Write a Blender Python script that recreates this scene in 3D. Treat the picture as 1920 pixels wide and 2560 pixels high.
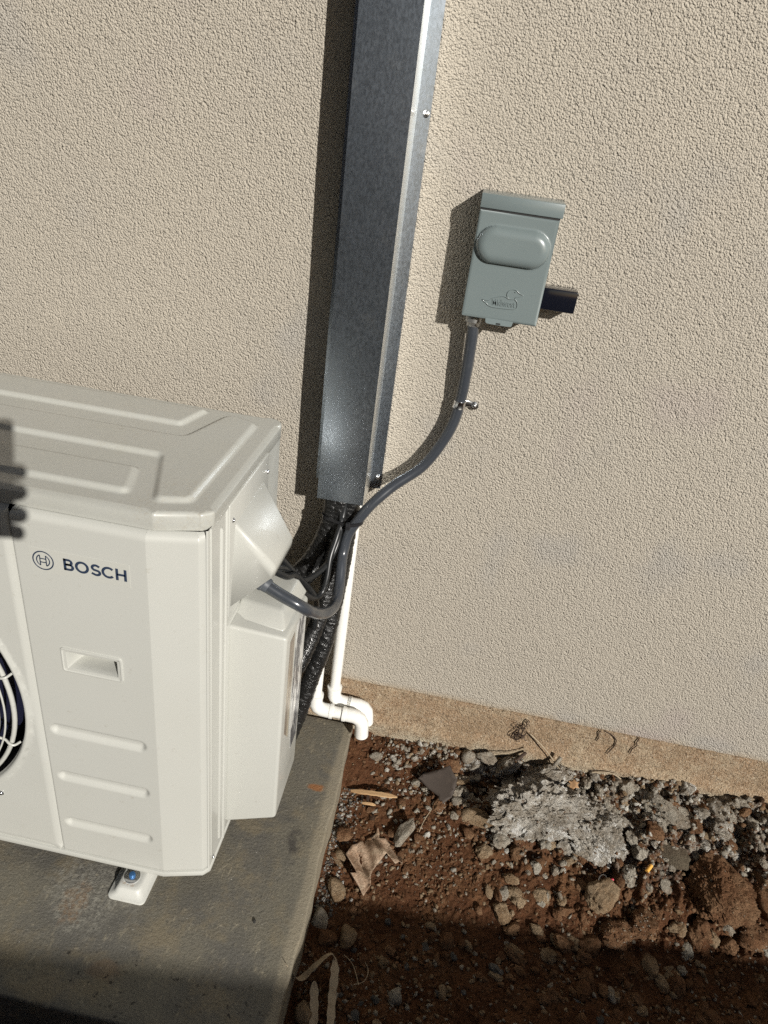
import bpy, bmesh, math, random
import numpy as np
from mathutils import Vector, Matrix
from mathutils.geometry import delaunay_2d_cdt
rng = np.random.default_rng(7); random.seed(7)
for o in list(bpy.data.objects): bpy.data.objects.remove(o)
SC = bpy.context.scene; COL = SC.collection

# ---------------------------------------------------------------- camera
CAM = Vector((0.0, -1.3097, 1.3566))
RT = Vector((0.98154, 0.14778, 0.12137)); UP = Vector((-0.17766, 0.46986, 0.86468)); FW = Vector((-0.07075, 0.87028, -0.48745))
cd = bpy.data.cameras.new("camera"); cam = bpy.data.objects.new("camera", cd); COL.objects.link(cam)
cam.matrix_world = Matrix(((RT.x, UP.x, -FW.x, CAM.x), (RT.y, UP.y, -FW.y, CAM.y), (RT.z, UP.z, -FW.z, CAM.z), (0, 0, 0, 1)))
cd.sensor_fit = 'VERTICAL'; cd.sensor_height = 36; cd.sensor_width = 27; cd.lens = 1725.55 / 2560 * 36
cd.clip_start = .004; cd.clip_end = 500
SC.camera = cam
SC.render.resolution_x = 768; SC.render.resolution_y = 1024

# ---------------------------------------------------------------- light
LD = Vector((-0.7528, 1.0, -0.5661)).normalized()          # the way the sunlight travels
EL = math.asin(-LD.z); AZ = math.atan2(-LD.x, -LD.y)
w = bpy.data.worlds.new("World"); SC.world = w; w.use_nodes = True
nt = w.node_tree; nt.nodes.clear()
sky = nt.nodes.new('ShaderNodeTexSky'); sky.sky_type = 'NISHITA'; sky.sun_disc = False
sky.sun_elevation = EL; sky.sun_rotation = AZ
bg = nt.nodes.new('ShaderNodeBackground'); bg.inputs['Strength'].default_value = .05
wo = nt.nodes.new('ShaderNodeOutputWorld')
nt.links.new(sky.outputs[0], bg.inputs[0]); nt.links.new(bg.outputs[0], wo.inputs[0])
sd = bpy.data.lights.new("sun", 'SUN'); sd.energy = 5.0; sd.angle = math.radians(.53); sd.color = (1, .962, .895)
sun = bpy.data.objects.new("sun", sd); COL.objects.link(sun); sun.location = (2, -3, 4)
sun.rotation_euler = LD.to_track_quat('-Z', 'Y').to_euler()
SC.view_settings.view_transform = 'Standard'; SC.view_settings.look = 'None'; SC.view_settings.gamma = 1
SC.view_settings.exposure = .04
SC.cycles.blur_glossy = .6; SC.cycles.use_denoising = False; SC.cycles.max_bounces = 8; SC.cycles.sample_clamp_indirect = 14

# ---------------------------------------------------------------- materials
class Mat:
    def __init__(s, name, col, rough=.5, metal=0, coat=0, spec=.5):
        s.m = bpy.data.materials.new(name); s.m.use_nodes = True; s.t = s.m.node_tree; s.N = s.t.nodes; s.L = s.t.links
        s.b = s.N['Principled BSDF']; s.b.inputs['Base Color'].default_value = (*col, 1); s.b.inputs['Roughness'].default_value = rough
        s.b.inputs['Metallic'].default_value = metal; s.b.inputs['Coat Weight'].default_value = coat; s.b.inputs['Coat Roughness'].default_value = .12
        s.b.inputs['Specular IOR Level'].default_value = spec
        s.tc = s.N.new('ShaderNodeTexCoord'); s.col = None; s.c0 = col; s.nrm = None; s.coord = s.tc.outputs['Object']
    def noise(s, scale, detail=3, rough=.55, stretch=None, kind='noise', dist=0):
        src = s.coord
        if stretch:
            mp = s.N.new('ShaderNodeMapping'); mp.inputs['Scale'].default_value = stretch; s.L.new(src, mp.inputs[0]); src = mp.outputs[0]
        if kind == 'voronoi':
            n = s.N.new('ShaderNodeTexVoronoi'); n.inputs['Scale'].default_value = scale; s.L.new(src, n.inputs['Vector']); return n.outputs['Distance']
        n = s.N.new('ShaderNodeTexNoise'); n.inputs['Scale'].default_value = scale; n.inputs['Detail'].default_value = detail
        n.inputs['Roughness'].default_value = rough; n.inputs['Distortion'].default_value = dist; s.L.new(src, n.inputs['Vector']); return n.outputs['Fac']
    def ramp(s, fac, lo, hi, a=0., b=1.):
        r = s.N.new('ShaderNodeMapRange'); r.interpolation_type = 'SMOOTHSTEP'; r.inputs['From Min'].default_value = lo; r.inputs['From Max'].default_value = hi
        r.inputs['To Min'].default_value = a; r.inputs['To Max'].default_value = b; s.L.new(fac, r.inputs['Value']); return r.outputs[0]
    def math(s, op, a, b):
        n = s.N.new('ShaderNodeMath'); n.operation = op
        for i, v in enumerate((a, b)):
            if isinstance(v, (int, float)): n.inputs[i].default_value = v
            else: s.L.new(v, n.inputs[i])
        return n.outputs[0]
    def axis(s, k):
        n = s.N.new('ShaderNodeSeparateXYZ'); s.L.new(s.coord, n.inputs[0]); return n.outputs[k]
    def spot(s, cx, cy, rx, ry, plane='xy', wob=.35, sc=30):      # soft mask round a point, ragged by noise
        ia, ib = {'xy': (0, 1), 'xz': (0, 2), 'yz': (1, 2)}[plane]
        a = s.math('DIVIDE', s.math('SUBTRACT', s.axis(ia), cx), rx); b = s.math('DIVIDE', s.math('SUBTRACT', s.axis(ib), cy), ry)
        d = s.math('SQRT', s.math('ADD', s.math('MULTIPLY', a, a), s.math('MULTIPLY', b, b)), 0)
        d = s.math('ADD', d, s.math('MULTIPLY', s.math('SUBTRACT', s.noise(sc, 5), .5), wob * 4))
        return s.ramp(d, .5, 1.1, 1., 0.)
    def mix(s, fac, col, amt=1.):
        n = s.N.new('ShaderNodeMix'); n.data_type = 'RGBA'
        if amt != 1.: fac = s.math('MULTIPLY', fac, amt)
        s.L.new(fac, n.inputs[0])
        if s.col is None: n.inputs[6].default_value = (*s.c0, 1)
        else: s.L.new(s.col, n.inputs[6])
        n.inputs[7].default_value = (*col, 1); s.col = n.outputs[2]; s.L.new(s.col, s.b.inputs['Base Color']); return s
    def bump(s, fac, strength=.5, dist=.001):
        n = s.N.new('ShaderNodeBump'); n.inputs['Strength'].default_value = strength; n.inputs['Distance'].default_value = dist
        s.L.new(fac, n.inputs['Height'])
        if s.nrm: s.L.new(s.nrm, n.inputs['Normal'])
        s.nrm = n.outputs[0]; s.L.new(s.nrm, s.b.inputs['Normal']); return s
    def rough(s, fac): s.L.new(fac, s.b.inputs['Roughness']); return s

def world_coords(M):      # pattern that runs on across neighbouring pieces of one surface
    g = M.N.new('ShaderNodeNewGeometry'); M.coord = g.outputs['Position']; return M

paint = Mat('cream_paint', (.495, .497, .462), .34, coat=.25)
paint.mix(paint.ramp(paint.noise(4, 3), .35, .75), (.475, .473, .432), .5).mix(paint.ramp(paint.noise(55, 5, .7), .62, .74), (.37, .35, .30), .45).mix(paint.ramp(paint.noise(23, 6, .85, dist=1.), .70, .73), (.20, .18, .15), .5)
paint.bump(paint.noise(420, 2), .05, .0004); paint.rough(paint.ramp(paint.noise(14, 4), .3, .7, .28, .42))
lidp = Mat('lid_paint', (.445, .447, .415), .38, coat=.45)
lidp.mix(lidp.ramp(lidp.noise(7, 4), .4, .7), (.425, .425, .385), .6).mix(lidp.ramp(lidp.noise(70, 5, .75), .64, .78), (.36, .35, .30), .35)
lidp.mix(lidp.math('MULTIPLY', lidp.ramp(lidp.noise(5, 6, .75), .48, .7), lidp.ramp(lidp.noise(190, 3, .7), .45, .62)), (.36, .32, .25), .55).mix(lidp.ramp(lidp.noise(31, 6, .85, dist=1.), .70, .73), (.20, .18, .15), .5)
lidp.mix(lidp.ramp(lidp.noise(300, 2), .35, .7), (.53, .53, .47), .25)
lidp.bump(lidp.noise(380, 2), .08, .0004); lidp.rough(lidp.ramp(lidp.noise(11, 4), .3, .7, .32, .5))
stucco = world_coords(Mat('stucco', (.475, .43, .36), .92, spec=.2))
stucco.mix(stucco.ramp(stucco.noise(2.2, 4, .6), .35, .7), (.445, .405, .345), .7).mix(stucco.ramp(stucco.noise(260, 3), .38, .66), (.53, .485, .415), .45)

_low = stucco.ramp(stucco.math('ADD', stucco.axis(2), stucco.math('MULTIPLY', stucco.noise(14, 5), .03)), .135, .165, 1., 0.)
stucco.mix(_low, (.40, .30, .19), .6)
def _grain(M, sc, seed):      # rounded grains packed side by side
    mp = M.N.new('ShaderNodeMapping'); mp.inputs['Location'].default_value = (seed, seed * 2.1, seed * .7); M.L.new(M.coord, mp.inputs[0])
    ns = M.N.new('ShaderNodeTexNoise'); ns.inputs['Scale'].default_value = sc * .9; ns.inputs['Detail'].default_value = 2; M.L.new(mp.outputs[0], ns.inputs['Vector'])
    va = M.N.new('ShaderNodeVectorMath'); va.operation = 'MULTIPLY_ADD'; M.L.new(ns.outputs['Color'], va.inputs[0]); va.inputs[1].default_value = (.9 / sc,) * 3; M.L.new(mp.outputs[0], va.inputs[2])
    v = M.N.new('ShaderNodeTexVoronoi'); v.inputs['Scale'].default_value = sc; M.L.new(va.outputs[0], v.inputs['Vector']); return M.math('SUBTRACT', 1., M.math('MULTIPLY', v.outputs['Distance'], v.outputs['Distance']))
_e = stucco.math('ADD', stucco.math('MULTIPLY', _grain(stucco, 305, 3.1), .8), stucco.math('ADD', stucco.math('MULTIPLY', _grain(stucco, 450, 7.7), .35), stucco.math('MULTIPLY', stucco.noise(140, 3), .8)))
stucco.mix(stucco.ramp(stucco.noise(4.3, 2), .56, .72), (.41, .388, .355), .6).mix(stucco.ramp(stucco.noise(2.7, 2), .6, .75), (.43, .368, .345), .6)
stucco.bump(stucco.noise(20, 2), .3, .006).bump(_e, 1., .0034)
footm = world_coords(Mat('dirty_footing', (.37, .26, .165), .95, spec=.15))
footm.mix(footm.ramp(footm.noise(18, 6, .7), .42, .6), (.44, .345, .235)).mix(footm.ramp(footm.noise(190, 3, .7), .56, .66), (.22, .13, .07), .8)
footm.mix(footm.ramp(footm.math('ADD', footm.axis(2), footm.math('MULTIPLY', footm.noise(22, 5), .05)), .0, .045, 1., 0.), (.46, .41, .31), .85)
footm.mix(footm.ramp(footm.noise(40, 6, .75), .64, .72), (.14, .07, .035), .7)
footm.mix(footm.ramp(footm.noise(150, 4, .8), .56, .66), (.64, .52, .38), .8).mix(footm.ramp(footm.noise(75, 5, .8), .58, .66), (.17, .10, .055), .7).mix(footm.ramp(footm.noise(9, 5, .7), .5, .62), (.30, .205, .125), .7)
footm.mix(footm.ramp(footm.noise(210, 2, .6), .60, .64), (.12, .07, .04), .75).mix(footm.ramp(footm.noise(260, 2, .6, (1, 1, 1.4)), .62, .66), (.74, .64, .50), .7)
footm.bump(footm.noise(70, 5, .7), 1., .010).bump(footm.noise(260, 3), 1., .006)
conc = world_coords(Mat('pad_concrete', (.172, .157, .122), .6, spec=.35))
conc.mix(conc.ramp(conc.noise(5, 5, .6), .38, .62), (.125, .118, .103)).mix(conc.ramp(conc.noise(9, 6, .7), .48, .66), (.225, .185, .12), .65).mix(conc.ramp(conc.noise(17, 6, .7), .56, .68), (.10, .096, .086), .6)
conc.mix(conc.ramp(conc.noise(60, 5, .7, (1, .35, 1)), .56, .72), (.33, .29, .21), .6).mix(conc.ramp(conc.noise(200, 4, .8), .54, .66), (.085, .078, .065), .75).mix(conc.ramp(conc.noise(280, 3, .8), .60, .70), (.42, .38, .30), .6)
conc.mix(conc.ramp(conc.noise(34, 6, .75), .66, .70), (.05, .045, .04), .8)
conc.mix(conc.math('MULTIPLY', conc.spot(-.54, -.60, .028, .045, wob=.5, sc=45), conc.ramp(conc.noise(120, 4), .3, .6)), (.23, .13, .06), .5).mix(conc.spot(-.155, -.235, .022, .012, sc=60), (.30, .13, .05), .9).mix(conc.spot(-.43, -.70, .035, .02, sc=40), (.20, .125, .075), .4)
conc.mix(conc.math('MULTIPLY', conc.spot(-.52, -.57, .10, .09), conc.ramp(conc.noise(110, 6, .8), .40, .66)), (.40, .38, .32), .6)
conc.mix(conc.math('MULTIPLY', conc.spot(-.165, -.38, .02, .05), conc.ramp(conc.noise(40, 3), .3, .6)), (.06, .055, .05), .8)
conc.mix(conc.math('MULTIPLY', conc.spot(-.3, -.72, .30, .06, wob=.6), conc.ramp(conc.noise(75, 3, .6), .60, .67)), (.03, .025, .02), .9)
_edge_lit = conc.ramp(conc.math('ADD', conc.axis(0), conc.math('MULTIPLY', conc.noise(9, 4), .02)), -.125, -.112)
conc.mix(_edge_lit, (.30, .26, .19), .6)  # sun catching the pad edge, painted in as a paler strip
conc.mix(conc.ramp(conc.noise(150, 2, .8), .735, .76), (.75, .72, .66), .9)
for _k, (_st, _sd) in enumerate((((1, .08, 1), 150), ((.09, 1, 1), 170), ((.3, .3, 1), 210))):
    _mp = conc.N.new('ShaderNodeMapping'); _mp.inputs['Rotation'].default_value = (0, 0, .5 + _k * 1.1); _o = conc.coord; conc.L.new(_o, _mp.inputs[0]); conc.coord = _mp.outputs[0]
    conc.mix(conc.math('MULTIPLY', conc.ramp(conc.noise(_sd, 2, .6, _st), .66, .72), conc.ramp(conc.noise(6 + _k, 4, .6), .48, .62)), (.42, .37, .27), .5); conc.coord = _o
conc.bump(conc.noise(9, 4), .3, .008).bump(conc.noise(160, 5, .75), .8, .0035).bump(conc.noise(34, 6, .75), .2, .004)
conc.rough(conc.ramp(conc.noise(8, 4), .35, .7, .5, .75))
zinc = Mat('galvanised_zinc', (.53, .60, .68), .3, 1)
_v = zinc.noise(230, 5, .8, (1, 1, .55), dist=.5)
zinc.mix(zinc.ramp(_v, .36, .70), (.43, .49, .57), .75).mix(zinc.ramp(zinc.noise(19, 6, .75), .54, .74), (.74, .79, .83), .5).mix(zinc.ramp(zinc.noise(7, 4, .6, (1, 1, .35)), .45, .7), (.66, .71, .77), .5)
zinc.mix(zinc.ramp(zinc.noise(330, 2, .6, (1, 1, .3)), .62, .70), (.8, .83, .86), .3)
zinc.rough(zinc.ramp(_v, .35, .65, .27, .34)).bump(zinc.noise(4, 2), .18, .004)
steel = Mat('zinc_screw', (.75, .76, .78), .22, 1)
grayb = Mat('grey_enamel', (.165, .200, .203), .3, coat=.4, spec=.5); grayb.bump(grayb.noise(350, 2), .1, .0004).mix(grayb.ramp(grayb.noise(16, 4), .5, .75), (.177, .213, .215), .6)
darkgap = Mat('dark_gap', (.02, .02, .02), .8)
blackp = Mat('black_gloss_plastic', (.006, .007, .012), .12, coat=.4)
blackt = Mat('black_vinyl_wrap', (.011, .011, .011), .25, spec=.5, coat=.25); blackt.bump(blackt.noise(210, 3, .6, dist=1.), .6, .003).rough(blackt.ramp(blackt.noise(60, 4), .35, .65, .16, .42))
cablem = Mat('black_cable_jacket', (.014, .015, .016), .34)
conduitm = Mat('grey_conduit_pvc', (.042, .047, .056), .27, coat=.4); conduitm.mix(conduitm.ramp(conduitm.noise(40, 4), .5, .7), (.054, .059, .068), .5)
pvc = Mat('white_pvc', (.78, .775, .74), .3, coat=.2); pvc.mix(pvc.ramp(pvc.noise(30, 5, .7), .62, .75), (.66, .52, .40), .45)
navy = Mat('navy_fan_blade', (.010, .011, .026), .35)
ink = Mat('navy_ink', (.028, .042, .075), .4)
sticker = Mat('clear_sticker', (.50, .50, .46), .25, coat=.2)
whitep = Mat('white_bracket', (.58, .58, .54), .4); whitep.mix(whitep.ramp(whitep.noise(60, 5, .7), .6, .7), (.35, .24, .15), .7)

def soilmat(name, c1, c2, c3, sc=1.):
    m = Mat(name, c1, .97, spec=.1); m.mix(m.ramp(m.noise(22 * sc, 5, .7), .4, .62), c2).mix(m.ramp(m.noise(190 * sc, 4, .7), .55, .7), c3, .7)
    m.bump(m.noise(110, 5, .75), 1., .011).bump(m.noise(420, 3, .7), 1., .004); return m
soil = world_coords(Mat('red_soil', (.125, .056, .028), .98, spec=.08))
soil.mix(soil.ramp(soil.noise(13, 5, .6), .42, .62), (.185, .092, .046)).mix(soil.ramp(soil.noise(6, 4, .6), .52, .7), (.07, .030, .016), .8)
soil.mix(soil.ramp(soil.noise(230, 4, .7), .58, .7), (.33, .22, .14), .6).mix(soil.ramp(soil.noise(90, 5, .7), .55, .68), (.035, .016, .009), .8)
_nw = soil.ramp(soil.math('ADD', soil.axis(1), soil.math('MULTIPLY', soil.noise(7, 5), .35)), -.07, .08)
_rt = soil.ramp(soil.axis(0), .12, .5)
soil.mix(soil.math('MULTIPLY', soil.math('MULTIPLY', _nw, _rt), soil.ramp(soil.noise(75, 4, .7), .40, .6)), (.50, .46, .39), .8)
soil.bump(soil.noise(120, 5, .75), 1., .009).bump(soil.noise(420, 3, .7), 1., .004)
brownstone = soilmat('brown_stone', (.185, .095, .05), (.27, .16, .09), (.09, .045, .024))
tanstone = soilmat('tan_stone', (.38, .28, .18), (.27, .18, .105), (.50, .41, .29))
greystone = soilmat('grey_concrete_stone', (.44, .40, .33), (.31, .255, .195), (.62, .58, .50))
whitestone = soilmat('white_mortar_rubble', (.37, .32, .255), (.62, .58, .51), (.11, .08, .055), 1.5)
whitestone.mix(whitestone.ramp(whitestone.noise(24, 5, .75), .54, .62), (.86, .84, .79), .95).mix(whitestone.ramp(whitestone.noise(17, 4, .7), .60, .68), (.25, .16, .10), .85).bump(whitestone.noise(60, 5, .75), 1., .02)
darkstone = soilmat('dark_gravel', (.12, .115, .105), (.20, .19, .18), (.05, .045, .04))
tilem = Mat('brown_tile', (.05, .037, .029), .75); tilem.bump(tilem.noise(260, 3), .4, .001).mix(tilem.ramp(tilem.noise(40, 4), .5, .75), (.07, .052, .04), .6)
woodm = Mat('pale_wood', (.52, .34, .18), .7); woodm.mix(woodm.ramp(woodm.noise(60, 4, .6, (.25, 2, 2)), .45, .65), (.36, .21, .10), .8)
leafm = Mat('dry_leaf', (.38, .27, .185), .6); leafm.mix(leafm.ramp(leafm.noise(50, 5, .7), .42, .65), (.27, .17, .105)).mix(leafm.ramp(leafm.noise(160, 3), .66, .72), (.06, .03, .02), .8); leafm.bump(leafm.noise(90, 5, .7), 1., .006).mix(leafm.ramp(leafm.noise(14, 3, .6, (1, 6, 1)), .56, .6), (.47, .36, .25), .6)
straw = Mat('pale_straw', (.36, .29, .20), .7); straw.mix(straw.ramp(straw.noise(70, 4, .6), .5, .7), (.22, .16, .10), .7)
twigm = Mat('dark_twig', (.05, .03, .02), .9)

# ---------------------------------------------------------------- object helpers
def tag(o, label=None, cat=None, group=None, kind=None):
    if label: o['label'] = label
    if cat: o['category'] = cat
    if group: o['group'] = group
    if kind: o['kind'] = kind
    return o
def thing(name, label, cat, loc, group=None):
    o = bpy.data.objects.new(name, None); COL.objects.link(o); o.location = loc; o.empty_display_size = .05
    return tag(o, label, cat, group)
def wloc(o):
    v = Vector((0, 0, 0))
    while o is not None: v = v + o.location; o = o.parent
    return v
def finish(name, me, mats, parent=None, smooth=None, origin=None):
    mats = mats if isinstance(mats, (list, tuple)) else [mats]
    for m in mats: me.materials.append(m.m)
    o = bpy.data.objects.new(name, me); COL.objects.link(o)
    if parent is not None: L = wloc(parent); o.parent = parent
    else: L = Vector(origin) if origin is not None else Vector((0, 0, 0)); o.location = L
    if L.length > 0: me.transform(Matrix.Translation(-L))
    if smooth is not None and len(me.polygons):
        me.polygons.foreach_set('use_smooth', [True] * len(me.polygons))
        if smooth < 179: me.set_sharp_from_angle(angle=math.radians(smooth))
    me.update(); return o
def mesh(name, V, F, mats, parent=None, smooth=35, origin=None, recalc=True, mi=None):
    me = bpy.data.meshes.new(name); me.from_pydata([tuple(map(float, v)) for v in V], [], [tuple(map(int, f)) for f in F])
    if mi is not None: me.polygons.foreach_set('material_index', mi)
    if recalc:
        b = bmesh.new(); b.from_mesh(me); bmesh.ops.recalc_face_normals(b, faces=b.faces); b.to_mesh(me); b.free()
    return finish(name, me, mats, parent, smooth, origin)
def from_bm(name, b, mats, parent=None, smooth=35, bev=0, seg=2, origin=None):
    bmesh.ops.recalc_face_normals(b, faces=b.faces)
    if bev:
        es = [e for e in b.edges if len(e.link_faces) == 2 and e.calc_face_angle(0) > .35]
        bmesh.ops.bevel(b, geom=es, offset=bev, segments=seg, profile=.5, affect='EDGES', clamp_overlap=True)
    me = bpy.data.meshes.new(name); b.to_mesh(me); b.free()
    return finish(name, me, mats, parent, smooth, origin)
def addbox(b, lo, hi):
    v = [b.verts.new((x, y, z)) for x in (lo[0], hi[0]) for y in (lo[1], hi[1]) for z in (lo[2], hi[2])]
    for f in ((0, 1, 3, 2), (4, 6, 7, 5), (0, 4, 5, 1), (2, 3, 7, 6), (0, 2, 6, 4), (1, 5, 7, 3)): b.faces.new([v[i] for i in f])
def box(name, lo, hi, mats, parent=None, bev=.001, seg=2, origin=None):
    b = bmesh.new(); addbox(b, lo, hi); return from_bm(name, b, mats, parent, 35, bev, seg, origin)
def hull(name, pts, faces, mats, parent=None, bev=.004, seg=3):
    b = bmesh.new(); v = [b.verts.new(p) for p in pts]
    for f in faces: b.faces.new([v[i] for i in f])
    return from_bm(name, b, mats, parent, 50, bev, seg)
def fillet(pts, rad, n=6):
    out = []; N = len(pts)
    for i, p in enumerate(pts):
        r = rad[i] if isinstance(rad, (list, tuple)) else rad
        p = np.array(p, float)
        if r <= 0: out.append(p); continue
        a = np.array(pts[i - 1], float) - p; c = np.array(pts[(i + 1) % N], float) - p
        la, lc = np.linalg.norm(a), np.linalg.norm(c); a /= la; c /= lc
        ang = math.acos(max(-1, min(1, a @ c))); t = min(r / math.tan(ang / 2), la * .48, lc * .48)
        P0 = p + a * t; P2 = p + c * t
        for k in range(n + 1):
            u = k / n; out.append((1 - u) ** 2 * P0 + 2 * u * (1 - u) * p + u * u * P2)
    return np.array(out)
def area(P): x, y = P[:, 0], P[:, 1]; return .5 * np.sum(x * np.roll(y, -1) - y * np.roll(x, -1))
def inset(P, d):
    if area(P) < 0: P = P[::-1]
    A = np.roll(P, 1, 0); B = np.roll(P, -1, 0)
    n1 = P - A; n2 = B - P; n1 = np.c_[-n1[:, 1], n1[:, 0]] / np.linalg.norm(n1, axis=1)[:, None]; n2 = np.c_[-n2[:, 1], n2[:, 0]] / np.linalg.norm(n2, axis=1)[:, None]
    n = n1 + n2; n /= np.linalg.norm(n, axis=1)[:, None]; c = np.clip(np.sum(n * n1, 1), .5, 1)
    return P + n * (d / c)[:, None]
def sdf(Q, P):      # >0 inside
    Q = np.asarray(Q, float); d = np.full(len(Q), 1e9); ins = np.zeros(len(Q), bool); N = len(P)
    for i in range(N):
        a, b = P[i], P[(i + 1) % N]; e = b - a; w_ = Q - a
        t = np.clip((w_ @ e) / (e @ e + 1e-18), 0, 1); d = np.minimum(d, np.linalg.norm(w_ - t[:, None] * e, axis=1))
        c = ((a[1] > Q[:, 1]) != (b[1] > Q[:, 1])) & (Q[:, 0] < (b[0] - a[0]) * (Q[:, 1] - a[1]) / ((b[1] - a[1]) + 1e-18) + a[0]); ins ^= c
    return np.where(ins, d, -d)
def sst(x): x = np.clip(x, 0, 1); return x * x * (3 - 2 * x)
def sheet(outline, step, hole=None, rings=(.0005, .0012, .0024, .0042)):
    """triangulated flat region; returns points and faces, first len(outline) points = the rim"""
    P = outline if area(outline) > 0 else outline[::-1]
    pts = [P] + [inset(P, r) for r in rings]; lo, hi = P.min(0), P.max(0)
    X, Y = np.meshgrid(np.arange(lo[0], hi[0], step), np.arange(lo[1], hi[1], step)); G = np.c_[X.ravel(), Y.ravel()]
    lim = (rings[-1] if rings else 0) + step * .6; G = G[sdf(G, P) > lim]
    E = [(i, (i + 1) % len(P)) for i in range(len(P))]; n = len(P)
    allp = pts
    if hole is not None:
        Hh = hole if area(hole) > 0 else hole[::-1]; G = G[sdf(G, Hh) < -step * .6]
        hr = [Hh] + [inset(Hh, -r) for r in (.001, .003, .006, .010, .014)]
        G = G[sdf(G, Hh) < -.014 - step * .5]
        base = sum(len(a) for a in allp); E += [(base + i, base + (i + 1) % len(Hh)) for i in range(len(Hh))]; allp = allp + hr
    A = np.vstack(allp + [G]); vs, es, fs, *_ = delaunay_2d_cdt([Vector(map(float, a)) for a in A], E, [], 0, 1e-7)
    V = np.array([tuple(v) for v in vs]); F = np.array([f for f in fs if len(f) == 3]); c = V[F].mean(1)
    keep = sdf(c, P) > 0
    if hole is not None: keep &= sdf(c, Hh) < 0
    return V, F[keep], P
def spline(pts, n=8):
    P = [np.array(p, float) for p in pts]; P = [2 * P[0] - P[1]] + P + [2 * P[-1] - P[-2]]; out = []
    for i in range(1, len(P) - 2):
        a, b, c, d = P[i - 1:i + 3]
        for k in range(n):
            t = k / n; out.append(.5 * ((2 * b) + (c - a) * t + (2 * a - 5 * b + 4 * c - d) * t * t + (3 * b - a - 3 * c + d) * t ** 3))
    out.append(P[-2]); return np.array(out)
def resample(P, step):
    d = np.r_[0, np.cumsum(np.linalg.norm(np.diff(P, axis=0), axis=1))]; n = max(3, int(d[-1] / step)); s = np.linspace(0, d[-1], n + 1)
    return np.c_[[np.interp(s, d, P[:, k]) for k in range(P.shape[1])]].T, s
def tube_geo(P, rad, seg=14, closed=False, cap=True, rfn=None):
    P, s = resample(np.asarray(P, float), (rad * .12 if seg > 25 else rad * .35) if rfn else rad * .7)
    T = np.gradient(P, axis=0); T /= np.linalg.norm(T, axis=1)[:, None]
    n = np.cross(T[0], (0, 0, 1.)); n = n if np.linalg.norm(n) > .1 else np.cross(T[0], (1., 0, 0)); n /= np.linalg.norm(n)
    V = []; th = np.linspace(0, 2 * np.pi, seg, endpoint=False)
    for i in range(len(P)):
        n = n - T[i] * (n @ T[i]); n /= np.linalg.norm(n); b = np.cross(T[i], n)
        r = rad * (rfn(s[i], th) if rfn else 1.) * np.ones(seg)
        V.append(P[i] + (np.cos(th) * r)[:, None] * n + (np.sin(th) * r)[:, None] * b)
    V = np.vstack(V); F = []
    for i in range(len(P) - 1):
        for k in range(seg): F.append((i * seg + k, i * seg + (k + 1) % seg, (i + 1) * seg + (k + 1) % seg, (i + 1) * seg + k))
    if cap: F.append(tuple(range(seg))[::-1]); F.append(tuple((len(P) - 1) * seg + k for k in range(seg)))
    return V, F
def tube(name, pts, rad, mats, parent=None, seg=14, rfn=None, smooth=60, origin=None, n=8, straight=False):
    P = np.array(pts, float) if straight else spline(pts, n)
    V, F = tube_geo(P, rad, seg, rfn=rfn); return mesh(name, V, F, mats, parent, smooth, origin, recalc=False)
def disc_geo(c, nrm, prof, seg=20):      # lathe: prof = [(radius, height along nrm)]
    nrm = np.array(nrm, float); nrm /= np.linalg.norm(nrm); a = np.cross(nrm, (0, 0, 1.)); a = a if np.linalg.norm(a) > .1 else np.cross(nrm, (1., 0, 0)); a /= np.linalg.norm(a); b = np.cross(nrm, a)
    V = []; F = []; th = np.linspace(0, 2 * np.pi, seg, endpoint=False)
    for r, h in prof: V += [np.array(c) + nrm * h + a * math.cos(t) * r + b * math.sin(t) * r for t in th]
    for i in range(len(prof) - 1):
        for k in range(seg): F.append((i * seg + k, i * seg + (k + 1) % seg, (i + 1) * seg + (k + 1) % seg, (i + 1) * seg + k))
    F.append(tuple(range(seg))[::-1]); F.append(tuple((len(prof) - 1) * seg + k for k in range(seg)))
    return V, F
def merge(parts):
    V = []; F = []
    for v, f in parts:
        o = len(V); V += [tuple(x) for x in v]; F += [tuple(i + o for i in q) for q in f]
    return V, F
def screw(name, c, nrm, r, parent, mat=steel):
    V, F = merge([disc_geo(c, nrm, [(r * 1.35, 0), (r * 1.35, r * .18), (r * 1.0, r * .3), (r * .95, r * .6), (r * .7, r * .85), (r * .3, r * .95)], 18)])
    return mesh(name, V, F, mat, parent, 40, recalc=False)

# numpy value noise
def _h(i, j, k, s):
    n = (i * 374761393 + j * 668265263 + k * 2147483647 + s * 974711) & 0xffffffff
    n = ((n ^ (n >> 13)) * 1274126177) & 0xffffffff; n = n ^ (n >> 16); return (n & 0xffffff) / float(0xffffff)
def vn(P, s=0):
    P = np.asarray(P, float); I = np.floor(P).astype(np.int64); f = P - I; f = f * f * (3 - 2 * f); r = 0
    for a in (0, 1):
        for b in (0, 1):
            for c in (0, 1):
                wgt = (f[:, 0] if a else 1 - f[:, 0]) * (f[:, 1] if b else 1 - f[:, 1]) * (f[:, 2] if c else 1 - f[:, 2])
                r = r + wgt * _h(I[:, 0] + a, I[:, 1] + b, I[:, 2] + c, s)
    return r * 2 - 1
def fbm(P, sc, oct=4, gain=.5, s=0, ridge=False):
    r = 0; a = 1.; t = 0
    for o in range(oct):
        v = vn(P * sc + 17.3 * o, s + o); v = (1 - 2 * np.abs(v)) if ridge else v
        r = r + a * v; t += a; a *= gain; sc *= 2.03
    return r / t

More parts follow.
